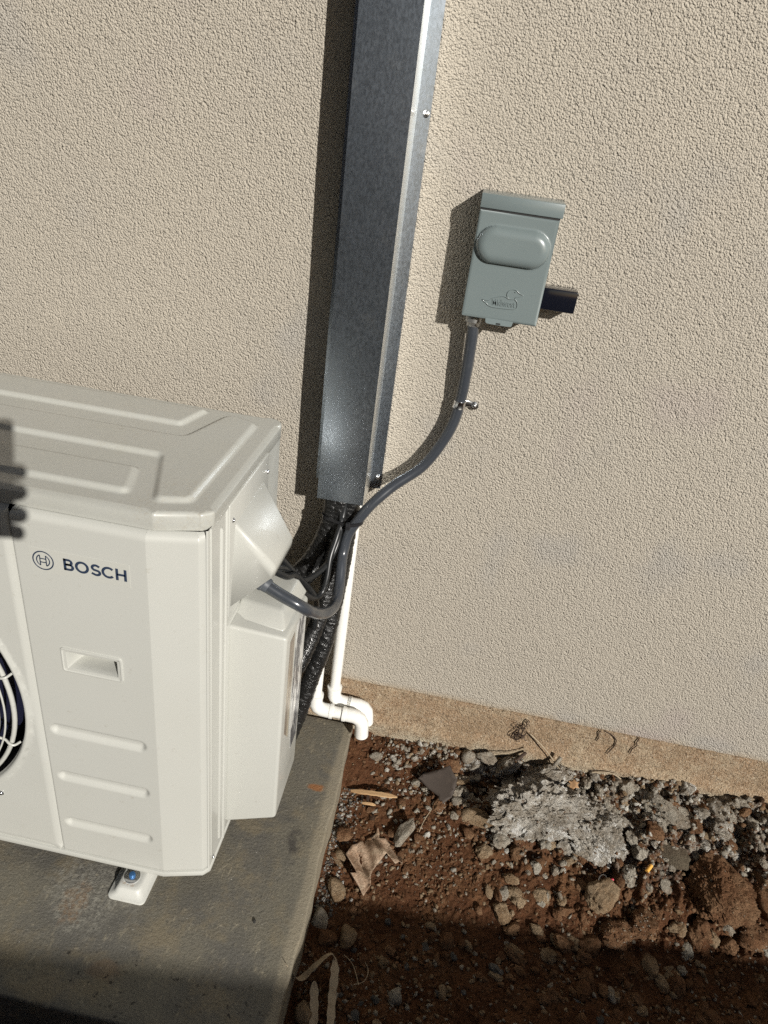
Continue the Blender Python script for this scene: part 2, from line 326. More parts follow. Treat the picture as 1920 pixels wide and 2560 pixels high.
# ---------------------------------------------------------------- ground
def hgt(x, y):
    P = np.c_[x, y, np.zeros_like(x)]
    base = -.028 - .102 * np.clip(-y / .40, 0, 1)
    near = np.exp(-((y + .10) / .16) ** 2) * sst((x - .10) / .25)           # heaped rubble along the wall
    right = sst((x - .45) / .3) * sst((y + .42) / .2)
    rough = .35 + .9 * near + .9 * right
    smooth = np.exp(-(((x - .17) / .13) ** 2 + ((y + .30) / .09) ** 2)) * .7 + np.exp(-(((x - .05) / .09) ** 2 + ((y + .17) / .07) ** 2)) * .4
    rough = rough * (1 - np.clip(smooth, 0, .85))
    h = base + .016 * fbm(P, 6, 3, s=3) + rough * (.025 * fbm(P, 22, 4, .55, s=9, ridge=True) + .010 * fbm(P, 70, 3, .6, s=21))
    h = h + .0035 * fbm(P, 190, 2, .6, s=33)
    # clods
    return h - .012 * np.exp(-(((x + .04) / .035) ** 2 + ((y + .155) / .03) ** 2)) - .045 * np.exp(-(((x - .36) / .10) ** 2 + ((y + .078) / .022) ** 2)) - .04 * np.exp(-(((x - .73) / .05) ** 2 + ((y + .19) / .03) ** 2)) - .03 * np.exp(-(((x - .58) / .04) ** 2 + ((y + .11) / .03) ** 2)) - .03 * np.exp(-(((x - .24) / .04) ** 2 + ((y + .12) / .025) ** 2)) - .02 * np.exp(-(((x - .1) / .025) ** 2 + ((y + .10) / .03) ** 2))
def grid_axis(a, b, step, far):
    core = np.arange(a, b + step / 2, step); s = step; lo = [core[0]]; hi = [core[-1]]
    while lo[-1] > -far: s *= 1.35; lo.append(lo[-1] - s); hi.append(hi[-1] + s)
    return np.r_[lo[:0:-1], core, hi[1:]]
gx = grid_axis(-.14, 1.12, .0027, 70); gy = grid_axis(-.92, .0, .0027, 70)
X, Y = np.meshgrid(gx, gy); x_, y_ = X.ravel(), Y.ravel(); Z = hgt(x_, y_)
out = np.maximum(np.maximum(-.2 - x_, x_ - 1.3), np.maximum(-1.1 - y_, y_ - .1)); k = np.clip(out / .4, 0, 1); Z = Z * (1 - k) + (-.13) * k
nx, ny = len(gx), len(gy); ii = (np.arange(ny - 1)[:, None] * nx + np.arange(nx - 1)[None, :]).ravel()
me = bpy.data.meshes.new('ground'); me.vertices.add(nx * ny); me.vertices.foreach_set('co', np.c_[x_, y_, Z].ravel())
Q = np.c_[ii, ii + 1, ii + nx + 1, ii + nx].astype(np.int32); me.loops.add(Q.size); me.loops.foreach_set('vertex_index', Q.ravel())
me.polygons.add(len(Q)); me.polygons.foreach_set('loop_start', np.arange(0, Q.size, 4, dtype=np.int32)); me.polygons.foreach_set('loop_total', np.full(len(Q), 4, dtype=np.int32)); me.update(calc_edges=True)
tag(finish('ground', me, soil, smooth=180), kind='structure')
def gz(x, y): return float(hgt(np.array([x], float), np.array([y], float))[0])

# ---------------------------------------------------------------- house wall
wall = thing('house_wall', 'beige textured stucco house wall above a dirty footing', 'wall', (0, 0, 0))
box('stucco_face', (-7, 0, .127), (7, .2, 4.2), stucco, wall, bev=.002)
gx2 = np.r_[-7, -3, -1.4, np.arange(-.9, 1.25, .0045), 2, 4, 7]; gz2 = np.r_[-.9, -.3, np.arange(-.09, .1285, .0045)]
X, Zz = np.meshgrid(gx2, gz2); P = np.c_[X.ravel(), np.zeros(X.size), Zz.ravel()]
yy = -.001 - .0022 * fbm(P, 45, 4, .6, s=5) - .011 * sst((.03 + .012 * vn(P * 9, 4) - P[:, 2]) / .02) - .004 * np.clip(fbm(P, 30, 3, s=8), .1, 1)
V = np.c_[P[:, 0], np.minimum(yy, .004), P[:, 2]]; n2 = len(gx2)
V[:, 2] += np.where(P[:, 2] > .12, .004 * vn(P * 60, 12) + .003 * vn(P * 160, 13), 0)
F = [(j * n2 + i, j * n2 + i + 1, (j + 1) * n2 + i + 1, (j + 1) * n2 + i) for j in range(len(gz2) - 1) for i in range(n2 - 1)]
top = [(len(gz2) - 1) * n2 + i for i in range(n2)]; nb = len(V); V = np.vstack([V, V[top] + np.array([0, .05, 0])]); F += [(top[i], top[i + 1], nb + i + 1, nb + i) for i in range(n2 - 1)]
mesh('footing', V, F, footm, wall, 180)

# ---------------------------------------------------------------- concrete pad
b = bmesh.new(); addbox(b, (-1.75, -.774, -.34), (-.1046, -.022, 0)); bmesh.ops.subdivide_edges(b, edges=b.edges[:], cuts=40, use_grid_fill=True)
bmesh.ops.recalc_face_normals(b, faces=b.faces)
for v in b.verts:
    if v.co.x > -.1047: v.co.x += .0022 * math.sin(v.co.y * 21) + .0012 * math.sin(v.co.y * 67 + 1)
es = [e for e in b.edges if len(e.link_faces) == 2 and e.calc_face_angle(0) > .6]
bmesh.ops.bevel(b, geom=es, offset=.0055, segments=3, profile=.5, affect='EDGES', clamp_overlap=True)
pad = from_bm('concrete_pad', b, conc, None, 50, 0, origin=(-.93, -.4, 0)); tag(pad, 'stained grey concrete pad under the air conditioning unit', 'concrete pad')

# ---------------------------------------------------------------- outdoor unit
AC = thing('air_conditioner', 'cream outdoor air conditioner unit standing on the concrete pad', 'air conditioner', (-.78, -.33, 0))
XL, XR = -1.2535, -.3065
def mirror(P): c = (XL + XR) / 2; return [(2 * c - x, y) for x, y in P]
# casing (side and back sheet metal) as a rounded prism shell
def prism(name, O, z0, z1, mat, parent, r=.004, top=True, bottom=True, smooth=40):
    O = O if area(O) > 0 else O[::-1]; n = len(O); rows = []
    prof = []
    if bottom: prof += [(r * (1 - math.cos(a)), z0 + r * (1 - math.sin(a))) for a in (0, .5, 1.05)][::-1] if 0 else [(r, z0), (r * .3, z0 + r * .3), (0, z0 + r)]
    else: prof += [(0, z0)]
    prof += [(0, z1 - r), (r * .3, z1 - r * .3), (r, z1)] if top else [(0, z1)]
    for d, z in prof: Pp = inset(O, d) if d else O; rows.append(np.c_[Pp, np.full(n, z)])
    V = np.vstack(rows); F = [(i * n + k, i * n + (k + 1) % n, (i + 1) * n + (k + 1) % n, (i + 1) * n + k) for i in range(len(rows) - 1) for k in range(n)]
    if bottom: F.append(tuple(range(n))[::-1])
    if top: F.append(tuple((len(rows) - 1) * n + k for k in range(n)))
    return mesh(name, V, F, mat, parent, smooth, recalc=False)
cas = fillet([(XR, -.515), (XR, -.139), (XL, -.139), (XL, -.515)], [.003, .014, .014, .003], 5)
V = [(p[0], p[1], z) for z in (.046, .83) for p in cas]; n = len(cas)
casing = mesh('side_casing', V, [(k, k + 1, n + k + 1, n + k) for k in range(n - 1)], paint, AC, 40)
# vertical pressed ridges on the right side and the screws
def vridge(name, y, z0, z1, w_, h_, par, x=XR):
    prof = [(-w_, -.0005), (-w_ * .55, h_ * .75), (-w_ * .2, h_), (w_ * .2, h_), (w_ * .55, h_ * .75), (w_, -.0005)]
    V = []; F = []; zs = [(z0, 0.), (z0 + w_ * .5, .7), (z0 + w_, 1), (z1 - w_, 1), (z1 - w_ * .5, .7), (z1, 0.)]
    for z, k in zs: V += [(x + (max(hh * k, -.0005)), y + yy_ * (.6 + .4 * k), z) for yy_, hh in prof]
    m = len(prof); F = [(i * m + j, i * m + j + 1, (i + 1) * m + j + 1, (i + 1) * m + j) for i in range(len(zs) - 1) for j in range(m - 1)]
    return mesh(name, V, F, paint, par, 60)
vridge('side_ridge', -.4615, .078, .806, .0048, .0035, casing)
vridge('side_ridge', -.4395, .046, .829, .0032, .0028, casing)
box('front_seam_strip', (XR - .002, -.5065, .086), (XR + .0022, -.5035, .829), paint, casing, .0006)
# front right panel: profile swept over z with grooves pressed in
prof_pts = np.array([(-.5905, -.5295), (-.5905, -.5385), (-.5898, -.5402), (-.588, -.5409)]); xs = [-.5785, -.534, -.441, -.4055, -.3925]
s1 = list(np.arange(-.586, -.3936, .0022)) + [-.534, -.441]; s1 = sorted(set(np.round([v for v in s1 if all(abs(v - q) > .0007 or v == q for q in (-.534, -.441))], 5)))
pr = [tuple(p) for p in prof_pts] + [(x, -.5409) for x in s1]
pr += [tuple(p) for p in fillet([(-.3930, -.5409), (-.3876, -.5409), (-.3805, -.5390)], [0, .006, 0], 4)]
pr += [(-.3876 + (.0705) * t, -.5409 + .0187 * t) for t in np.linspace(.12, .90, 12)]
pr += [tuple(p) for p in fillet([(-.325, -.52426), (-.3171, -.5222), (-.3072, -.5110)], [0, .005, 0], 4)]
pr += [(-.3062, -.5085), (-.3062, -.505), (-.3085, -.5045)]
pr = np.array(pr); keep = [0]
for i in range(1, len(pr)):
    if np.linalg.norm(pr[i] - pr[keep[-1]]) > 2e-4: keep.append(i)
pr = pr[keep]; T = np.gradient(pr, axis=0); T /= np.linalg.norm(T, axis=1)[:, None]; Nn = np.c_[T[:, 1], -T[:, 0]]
zs = sorted(set(np.round(list(np.arange(.058, .8235, .0026)) + [.5385, .5805, .8235], 5))); zs = [z for z in zs if all(abs(z - q) > .0007 or abs(z - q) < 1e-6 for q in (.5385, .5805))]
zs = np.array(zs); PX, PZ = np.meshgrid(pr[:, 0], zs)
def slot(x, z, x0, x1, zc, hw):
    d = np.hypot(x - np.clip(x, x0 + hw, x1 - hw), z - zc); return sst((hw - d) / (hw * .75))
dep = np.zeros_like(PX)
for zc in (.394, .2765, .149): dep = np.maximum(dep, .0062 * slot(PX, PZ, -.5785, -.4045, zc, .0135))
r_ = .013; tz = np.clip(PZ - (.8235 - r_), 0, r_); dep = dep + (r_ - np.sqrt(np.maximum(r_ * r_ - tz * tz, 0)))
tz = np.clip(.062 - PZ, 0, .004); dep = dep + (.004 - np.sqrt(np.maximum(.004 ** 2 - tz * tz, 0)))
dep[:, -4:] *= np.array([.6, .3, .1, 0])[None, :] * (PZ[:, -4:] > .1) + (PZ[:, -4:] <= .1)
# thin frame line round the handle
def rr(x, z, x0, x1, z0, z1, r): cx, cz = (x0 + x1) / 2, (z0 + z1) / 2; qx = np.abs(x - cx) - (x1 - x0) / 2 + r; qz = np.abs(z - cz) - (z1 - z0) / 2 + r; return np.hypot(np.maximum(qx, 0), np.maximum(qz, 0)) + np.minimum(np.maximum(qx, qz), 0) - r
VX = PX - Nn[None, :, 0] * dep; VY = pr[None, :, 1] - Nn[None, :, 1] * dep
V = np.c_[VX.ravel(), VY.ravel(), PZ.ravel()]; m = len(pr); F = []
for j in range(len(zs) - 1):
    for i in range(m - 1):
        cx = (pr[i, 0] + pr[i + 1, 0]) / 2; cz = (zs[j] + zs[j + 1]) / 2
        if -.534 < cx < -.441 and .5385 < cz < .5805: continue
        F.append((j * m + i, j * m + i + 1, (j + 1) * m + i + 1, (j + 1) * m + i))
front = mesh('front_panel', V, F, paint, AC, 60)
prism('panel_cap', np.array([(-.588, -.5372), (-.3880, -.5372), (-.3200, -.5185), (-.3108, -.5080), (-.3108, -.48), (-.588, -.48)]), .79, .8185, paint, front, .001)
# handle: raised frame and a real scooped pocket
def frame_loop(x0, x1, z0, z1, r, y, n=6): o = fillet([(x0, z0), (x1, z0), (x1, z1), (x0, z1)], r, n); return [(p[0], y, p[1]) for p in o]
loops = [frame_loop(-.5385, -.4365, .5345, .5845, .006, -.5405), frame_loop(-.538, -.437, .535, .584, .006, -.5428), frame_loop(-.536, -.439, .537, .582, .005, -.5432), frame_loop(-.5345, -.4405, .5385, .5805, .004, -.5418),
         frame_loop(-.530, -.445, .5425, .5765, .003, -.5414), frame_loop(-.5292, -.4458, .5432, .5758, .003, -.5400), frame_loop(-.527, -.4462, .5432, .5755, .003, -.530), frame_loop(-.519, -.4475, .5450, .5735, .003, -.506)]
k = len(loops[0]); V = [p for l in loops for p in l]; F = [(i * k + j, i * k + (j + 1) % k, (i + 1) * k + (j + 1) % k, (i + 1) * k + j) for i in range(len(loops) - 1) for j in range(k)] + [tuple((len(loops) - 1) * k + j for j in range(k))]
mesh('handle', V, F, paint, front, 35, recalc=False)
# fan panel with a round opening
th = np.linspace(0, 2 * np.pi, 128, endpoint=False); FC = (-.913, .433); FR = .290
O = fillet([(XL + .003, .0566), (-.5928, .0566), (-.5928, .8235), (XL + .003, .8235)], [.004, .008, .002, .004], 4)
V2, F2, P2 = sheet(O, .0055, np.c_[FC[0] + FR * np.cos(th), FC[1] + FR * np.sin(th)])
d = sdf(V2, P2); rad = np.hypot(V2[:, 0] - FC[0], V2[:, 1] - FC[1]); y = -.5409 + np.where(d < .0042, .0042 - np.sqrt(np.maximum(.0042 ** 2 - (.0042 - np.clip(d, 0, .0042)) ** 2, 0)), 0)
tz = np.clip(V2[:, 1] - (.8235 - r_), 0, r_); y = np.maximum(y, -.5409 + (r_ - np.sqrt(np.maximum(r_ * r_ - tz * tz, 0))))
y = y - .0035 * sst((.3045 - rad) / .005) + .009 * sst((FR + .005 - rad) / .005)
fanp = mesh('fan_panel', np.c_[V2[:, 0], y, V2[:, 1]], F2, paint, AC, 60)
# shroud, fan, motor
V, F = [], []
rings = [(FR, -.534), (FR - .003, -.52), (FR - .006, -.40), (FR - .006, -.33)]
for r, yv in rings: V += [(FC[0] + r * math.cos(t), yv, FC[1] + r * math.sin(t)) for t in th]
k = len(th); F = [(i * k + j, i * k + (j + 1) % k, (i + 1) * k + (j + 1) % k, (i + 1) * k + j) for i in range(3) for j in range(k)] + [tuple(3 * k + j for j in range(k))]
mesh('fan_shroud', V, F, darkgap, AC, 60)
V, F = [], []
for q in range(3):
    a0 = q * 2 * math.pi / 3 + .55; base = len(V); na, nr = 14, 10
    for i in range(nr + 1):
        r = .055 + (.262 - .055) * i / nr
        for j in range(na + 1):
            u = j / na; a = a0 + (u - .1) * 1.75 * (.75 + .35 * i / nr) + .35 * (i / nr) ** 2
            V.append((FC[0] + r * math.cos(a), -.49 + .075 * (u - .5) + .012 * math.sin(u * 3), FC[1] + r * math.sin(a)))
    for i in range(nr):
        for j in range(na): F.append((base + i * (na + 1) + j, base + i * (na + 1) + j + 1, base + (i + 1) * (na + 1) + j + 1, base + (i + 1) * (na + 1) + j))
hv = disc_geo((FC[0], -.44, FC[1]), (0, -1, 0), [(.06, 0), (.06, .07), (.05, .085), (.02, .09)], 32); V, F = merge([(V, F), hv])
fan = mesh('fan', V, F, navy, AC, 50, recalc=False)
parts = []
def ring(R, y, r, seg=96, ns=8): P = [(FC[0] + R * math.cos(t), y, FC[1] + R * math.sin(t)) for t in np.linspace(0, 2 * np.pi, seg + 1)]; return tube_raw(P, r, ns)
def tube_raw(P, r, seg=8, flat=1.):
    P = np.array(P, float); T = np.gradient(P, axis=0); T /= np.linalg.norm(T, axis=1)[:, None]; V = []; th_ = np.linspace(0, 2 * np.pi, seg, endpoint=False)
    ref = np.array((0, 1., 0)) if abs(T[0][1]) < .9 else np.array((1., 0, 0))
    for i in range(len(P)):
        a = ref - T[i] * (ref @ T[i]); a /= np.linalg.norm(a); b_ = np.cross(T[i], a)
        V += [P[i] + a * math.cos(t) * r + b_ * math.sin(t) * r * flat for t in th_]
    return V, [(i * seg + k_, i * seg + (k_ + 1) % seg, (i + 1) * seg + (k_ + 1) % seg, (i + 1) * seg + k_) for i in range(len(P) - 1) for k_ in range(seg)]
def ydome(R): return -.5475 - .012 * (1 - (R / .28) ** 2)
parts.append(ring(.2755, -.543, .0044))
R = .2625
while R > .03: parts.append(ring(R, ydome(R), .0018)); R -= .0106
for q in range(11):
    a = math.radians(13.5 + q * 360 / 11); cs, sn = math.cos(a), math.sin(a)
    P = [(FC[0] + r * cs, yv, FC[1] + r * sn) for r, yv in [(.03, ydome(.03) + .003), (.1, ydome(.1) + .0035), (.2, ydome(.2) + .0035), (.25, ydome(.25) + .003), (.264, -.5455), (.275, -.5495), (.283, -.548), (.2875, -.538)]]
    parts.append(tube_raw(spline(P, 5), .0024, 8))
parts.append(disc_geo((FC[0], -.556, FC[1]), (0, -1, 0), [(.036, 0), (.036, .006), (.03, .009)], 32))
V, F = merge(parts); mesh('fan_grille', V, F, paint, fanp, 60, recalc=False)
screw('grille_screw', (-.6985, -.5409, .1901), (0, -1, 0), .0042, fanp)
# base pan
ox = [(XL - .0015, -.137), (XL - .0015, -.512), (XL + .0085, -.5235), (XL + .0775, -.5428), (-.5905, -.5428), (-.5905, -.5428), (-.3874, -.5428), (-.3161, -.5237), (-.3052, -.5115), (-.3052, -.137)]
prism('base_pan', np.array([p for i, p in enumerate(ox) if i != 5]), .0445, .0578, paint, AC, .0012)
screw('pan_screw', (XR + .0005, -.496, .068), (1, 0, 0), .003, casing)
# lid with its pressed top
lo = [(XL - .002, -.1285), (XL - .002, -.497), (XL + .0085, -.5090), (XL + .0735, -.5300), (-.3802, -.5300), (-.3172, -.5086), (-.3045, -.4960), (-.3045, -.1285)]
LO = fillet(lo, [.03, .006, .006, .012, .012, .012, .008, .03], 7); RI = (.0004, .001, .002, .0035, .005)
V2, F2, P2 = sheet(LO, .0030, None, RI); d = np.clip(sdf(V2, P2), 0, 1); HT = .8521; rr_ = .0045
z = HT - np.where(d < rr_, rr_ - np.sqrt(np.maximum(rr_ ** 2 - (rr_ - d) ** 2, 0)), 0)
polys = [fillet([(-2, -.4915), (-.4335, -.4915), (-.4575, -.4115), (-2, -.4115)], [0, .012, .008, 0]),
         fillet([(-2, -.363), (-.4435, -.363), (-.3935, -.5), (-.3425, -.4835), (-.3425, -.1735), (-.4035, -.1525), (-.4390, -.2790), (-2, -.2790)], [0, .012, .014, .018, .022, .025, .018, 0]),
         fillet([(-2, -.2345), (-.4635, -.2345), (-.4440, -.1520), (-2, -.1520)], [0, .012, .006, 0])]
for Pq in polys: t_ = (sdf(V2, Pq) + .002) / .0085; z = z + .0062 * (np.clip(t_, 0, 1) * .65 + .35 * sst(t_))
n = len(P2); V = np.c_[V2, z]; F = [tuple(f) for f in F2]
base = len(V); sk = [(0, .846), (0, .8262), (.0008, .8246), (.0035, .8246), (.0035, .832)]
for dd, zz_ in sk: Pp = inset(P2, dd) if dd else P2; V = np.vstack([V, np.c_[Pp, np.full(n, zz_)]])
rim = list(range(n))
for i in range(len(sk)):
    a = rim if i == 0 else [base + (i - 1) * n + k for k in range(n)]; b_ = [base + i * n + k for k in range(n)]
    F += [(a[k], a[(k + 1) % n], b_[(k + 1) % n], b_[k]) for k in range(n)]
lid = mesh('lid', V, F, lidp, AC, 60)
# small printed badge
lb = box('badge', (-.5665, -.5413, .7250), (-.4135, -.5408, .7660), sticker, front, .0002, 1)
def strokes(paths, w_, y, th_, tf, closed=()):
    V = []; F = []
    for pi, P in enumerate(paths):
        P = np.array(P, float); cl = pi in closed
        if cl: P = np.vstack([P, P[:1]])
        ww = w_
        T = np.gradient(P, axis=0)
        if cl: T[0] = T[-1] = P[1] - P[-2]
        T /= np.linalg.norm(T, axis=1)[:, None] + 1e-12; N_ = np.c_[-T[:, 1], T[:, 0]]
        b0 = len(V)
        for i in range(len(P)):
            for s, yy_ in ((-.5, 0), (-.42, th_), (.42, th_), (.5, 0)):
                q = P[i] + N_[i] * ww * s; X_, Z_ = tf(q[0], q[1]); V.append((X_, y - yy_, Z_))
        for i in range(len(P) - 1):
            for k_ in range(3): F.append((b0 + i * 4 + k_, b0 + i * 4 + k_ + 1, b0 + (i + 1) * 4 + k_ + 1, b0 + (i + 1) * 4 + k_))
        if not cl: F.append((b0, b0 + 1, b0 + 2, b0 + 3)); e = b0 + (len(P) - 1) * 4; F.append((e + 3, e + 2, e + 1, e))
    return V, F
def arc(cx, cy, rx, ry, a0, a1, n=14): return [(cx + rx * math.cos(math.radians(a)), cy + ry * math.sin(math.radians(a))) for a in np.linspace(a0, a1, n)]
# letters on a unit grid: cap height 1
def letterB(x): return [[(x + .09, 0), (x + .09, 1)], [(x, .09), (x + .42, .09)] + arc(x + .42, .30, .20, .21, -90, 90, 9) + [(x + .1, .51)], [(x, .91), (x + .38, .91)] + arc(x + .38, .71, .18, .20, 90, -90, 9) + [(x + .1, .51)]]
def letterO(x): return [arc(x + .47, .5, .39, .42, 0, 360, 30)]
def letterS(x): return [[(x + .62, .80)] + arc(x + .36, .70, .24, .22, 55, 235, 10) + arc(x + .38, .29, .25, .20, 60, -130, 12) + [(x + .06, .20)]]
def letterC(x): return [arc(x + .47, .5, .39, .41, 42, 318, 22)]
def letterH(x): return [[(x + .09, 0), (x + .09, 1)], [(x + .66, 0), (x + .66, 1)], [(x + .09, .5), (x + .66, .5)]]
Ls = letterB(0) + letterO(.80) + letterS(1.86) + letterC(2.62) + letterH(3.58)
sx_ = (.4185 - .5145) / (-4.33); sz_ = .0202
V, F = strokes(Ls, .195, -.5414, .00015, lambda u, v: (-.5145 + u * sx_, .7358 + .002 * 0 + v * sz_))
mesh('lettering', V, F, ink, lb, 30)
cx, cz, R = -.5460, .7452, .0155
V, F = strokes([arc(0, 0, R, R, 0, 360, 48), arc(0, 0, R * .70, R * .70, 52, 128, 2)][:1],   .0021, -.5414, .00015, lambda u, v: (cx + u, cz + v))
v2, f2 = strokes([arc(0, 0, R * .64, R * .64, -62, 62, 16) + [(R * .30, R * .56)] + [(R * .30, -R * .56)] + [(R * .32, -R * .56)], arc(0, 0, R * .64, R * .64, 118, 242, 16) + [(-R * .30, -R * .56)] + [(-R * .30, R * .56)] + [(-R * .32, R * .56)],
                  [(-R * .30, R * .2), (R * .30, R * .2)], [(-R * .30, -R * .2), (R * .30, -R * .2)]], .0018, -.5414, .00015, lambda u, v: (cx + u, cz + v))
V, F = merge([(V, F), (v2, f2)]); mesh('emblem', V, F, ink, lb, 30)
# plate and cable hood
x0 = XR + .0035
pl = hull('cover_plate', [(XR - .001, -.4335, .615), (XR - .001, -.4335, .8285), (XR - .001, -.2300, .8285), (XR - .001, -.2300, .60), (x0, -.4335, .615), (x0, -.4335, .8285), (x0, -.2300, .8285), (x0, -.2300, .60)],
     [(0, 1, 2, 3), (7, 6, 5, 4), (0, 4, 5, 1), (1, 5, 6, 2), (2, 6, 7, 3), (3, 7, 4, 0)], paint, AC, .0015, 2)
screw('plate_screw', (x0, -.4192, .7956), (1, 0, 0), .0034, pl); screw('plate_screw', (x0, -.2390, .7954), (1, 0, 0), .0034, pl)
xi = XR + .0025
b = bmesh.new()
hp = [(xi, -.2532, .787), (xi, -.4085, .783), (xi, -.4265, .632), (xi, -.2532, .640), (-.2440, -.2545, .679), (-.2440, -.369, .687), (-.2455, -.372, .671), (-.2455, -.2560, .664)]
v = [b.verts.new(p) for p in hp]
for f in ((0, 1, 5, 4), (1, 2, 6, 5), (4, 5, 6, 7), (0, 4, 7, 3)): b.faces.new([v[i] for i in f])
es = [e for e in b.edges if len(e.link_faces) == 2]
bmesh.ops.recalc_face_normals(b, faces=b.faces); bmesh.ops.bevel(b, geom=es, offset=.0060, segments=5, profile=.5, affect='EDGES', clamp_overlap=True)
hood = from_bm('cable_hood', b, paint, AC, 60, 0)
md = hood.modifiers.new('thickness', 'SOLIDIFY'); md.thickness = .002; md.offset = -1
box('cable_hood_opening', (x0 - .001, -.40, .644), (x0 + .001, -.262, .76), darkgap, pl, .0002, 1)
# valve cover
vb = hull('valve_cover', [(XR - .001, -.4265, .5925), (XR - .001, -.2450, .5925), (XR - .001, -.2450, .085), (XR - .001, -.4285, .0835), (-.2045, -.4215, .5835), (-.2045, -.2670, .5640), (-.2045, -.2695, .119), (-.2045, -.4200, .1150)],
     [(0, 1, 2, 3), (7, 6, 5, 4), (0, 4, 5, 1), (1, 5, 6, 2), (2, 6, 7, 3), (3, 7, 4, 0)], paint, AC, .0065, 4)
hull('cover_boss', [(XR, -.4015, .586), (-.2130, -.4050, .582), (-.2090, -.2560, .566), (XR, -.2460, .586), (XR, -.3620, .6035), (-.2290, -.3680, .6005), (-.2250, -.2660, .5980), (XR, -.2520, .6020)],
     [(0, 1, 2, 3), (7, 6, 5, 4), (0, 4, 5, 1), (1, 5, 6, 2), (2, 6, 7, 3), (3, 7, 4, 0)], paint, vb, .005, 4)
box('valve_cover_flange', (XR - .001, -.4345, .072), (XR + .0022, -.236, .598), paint, vb, .0008)
hull('warning_sticker', [(-.2043, -.3955, .555), (-.2043, -.3955, .330), (-.2043, -.365, .29), (-.2043, -.365, .555), (-.2038, -.3955, .555), (-.2038, -.3955, .330), (-.2038, -.365, .29), (-.2038, -.365, .555)], [(0, 1, 2, 3), (7, 6, 5, 4), (0, 4, 5, 1), (1, 5, 6, 2), (2, 6, 7, 3), (3, 7, 4, 0)], None or (lambda m: (m.mix(m.ramp(m.noise(40, 4, .6, (1, 1, .1)), .42, .5), (.25, .21, .17)), m)[1])(Mat('brown_sticker', (.45, .40, .31), .3)), vb, 0)
hull('rating_sticker', [(-.2043, -.350, .56), (-.2043, -.350, .31), (-.2043, -.330, .22), (-.2043, -.282, .22), (-.2043, -.282, .552), (-.2038, -.350, .56), (-.2038, -.350, .31), (-.2038, -.330, .22), (-.2038, -.282, .22), (-.2038, -.282, .552)], [(0, 1, 2, 3, 4), (9, 8, 7, 6, 5), (0, 5, 6, 1), (1, 6, 7, 2), (2, 7, 8, 3), (3, 8, 9, 4), (4, 9, 5, 0)], (lambda m: (m.mix(m.ramp(m.noise(34, 5, .7, (1, 1, .25)), .46, .54), (.08, .085, .10)), m)[1])(Mat('printed_sticker', (.66, .66, .64), .25)), vb, 0)
# feet: pressed dish bracket, bolt and washer
def make_foot(xc, front_side=True, name='mounting_foot'):
    s = 1 if front_side else -1; y0 = -.5805 if front_side else -.085
    lp = []
    for (ins, z) in ((0, .0), (0, .0035), (.0018, .0045), (.009, .0060), (.013, .0165), (.0165, .019), (.022, .019)):
        o = fillet([(xc - .037 + ins, y0 + s * ins), (xc + .037 - ins, y0 + s * ins), (xc + .037 - ins, y0 + s * .16), (xc - .037 + ins, y0 + s * .16)], [.011, .011, 0, 0], 5); lp.append([(p[0], p[1], z) for p in o])
    o = fillet([(xc - .012, y0 + s * .030), (xc + .012, y0 + s * .030), (xc + .012, y0 + s * .09), (xc - .012, y0 + s * .09)], [.010, .010, .002, .002], 5)
    k = len(lp[0]); V = [p for l in lp for p in l]; F = [(i * k + j, i * k + (j + 1) % k, (i + 1) * k + (j + 1) % k, (i + 1) * k + j) for i in range(len(lp) - 1) for j in range(k)]
    F.append(tuple((len(lp) - 1) * k + j for j in range(k)))
    f = mesh(name, V, F, whitep, AC, 60)
    box('foot_web', (xc - .020, y0 + s * .075 if s > 0 else y0 - .12, .015), (xc + .020, y0 + .12 if s > 0 else y0 - .075, .0455), whitep, f, .002)
    V, F = disc_geo((xc - .003, y0 + s * .040, .019), (0, 0, 1), [(.0150, 0), (.0150, .0016), (.0142, .0020), (.006, .0022)], 28); mesh('washer', V, F, steel, f, 40, recalc=False)
    V, F = disc_geo((xc - .003, y0 + s * .040, .0208), (0, 0, 1), [(.0062, 0), (.0062, .006), (.0052, .0072), (.0026, .0076)], 16); mesh('anchor_bolt', V, F, Mat('blue_anchor', (.06, .17, .38), .35, .4), f, 40, recalc=False)
make_foot(-.450); make_foot(-1.11); make_foot(-.450, False); make_foot(-1.11, False)

# ---------------------------------------------------------------- sheet metal line cover
D = thing('line_set_cover', 'galvanised sheet metal duct cover running up the stucco wall', 'duct cover', (-.19, 0, .68))
z0, z1 = .679, 2.7; DX0, DX1, DY = -.2391, -.1438, -.0902
O = [(-.262, -.0015), (-.262, -.0027), (DX0, -.0027), (DX0, DY), (DX1, DY), (DX1, -.0052), (-.1215, -.0022), (-.1215, -.0010), (DX1 - .0012, -.0040), (DX1 - .0012, DY + .0012), (DX0 + .0012, DY + .0012), (DX0 + .0012, -.0015)]
O = np.array(O); zs_ = np.r_[z0, np.linspace(z0 + .001, z1, 40)]; n = len(O); V = []
for z in zs_:
    o = O.copy(); wv = .0009 * math.sin(z * 7.3) + .0006 * math.sin(z * 17 + 1); o[3, 1] += wv; o[4, 1] += wv * .6; o[9, 1] += wv * .6; o[10, 1] += wv
    V += [(p[0], p[1], z) for p in o]
F = [(i * n + k, (i + 1) * n + k, (i + 1) * n + (k + 1) % n, i * n + (k + 1) % n) for i in range(len(zs_) - 1) for k in range(n)]
for base in (0, (len(zs_) - 1) * n):
    q = [(0, 1, 2, 11), (2, 3, 10, 11), (3, 4, 9, 10), (4, 5, 8, 9), (5, 6, 7, 8)]
    F += [tuple(base + i for i in f) for f in q]
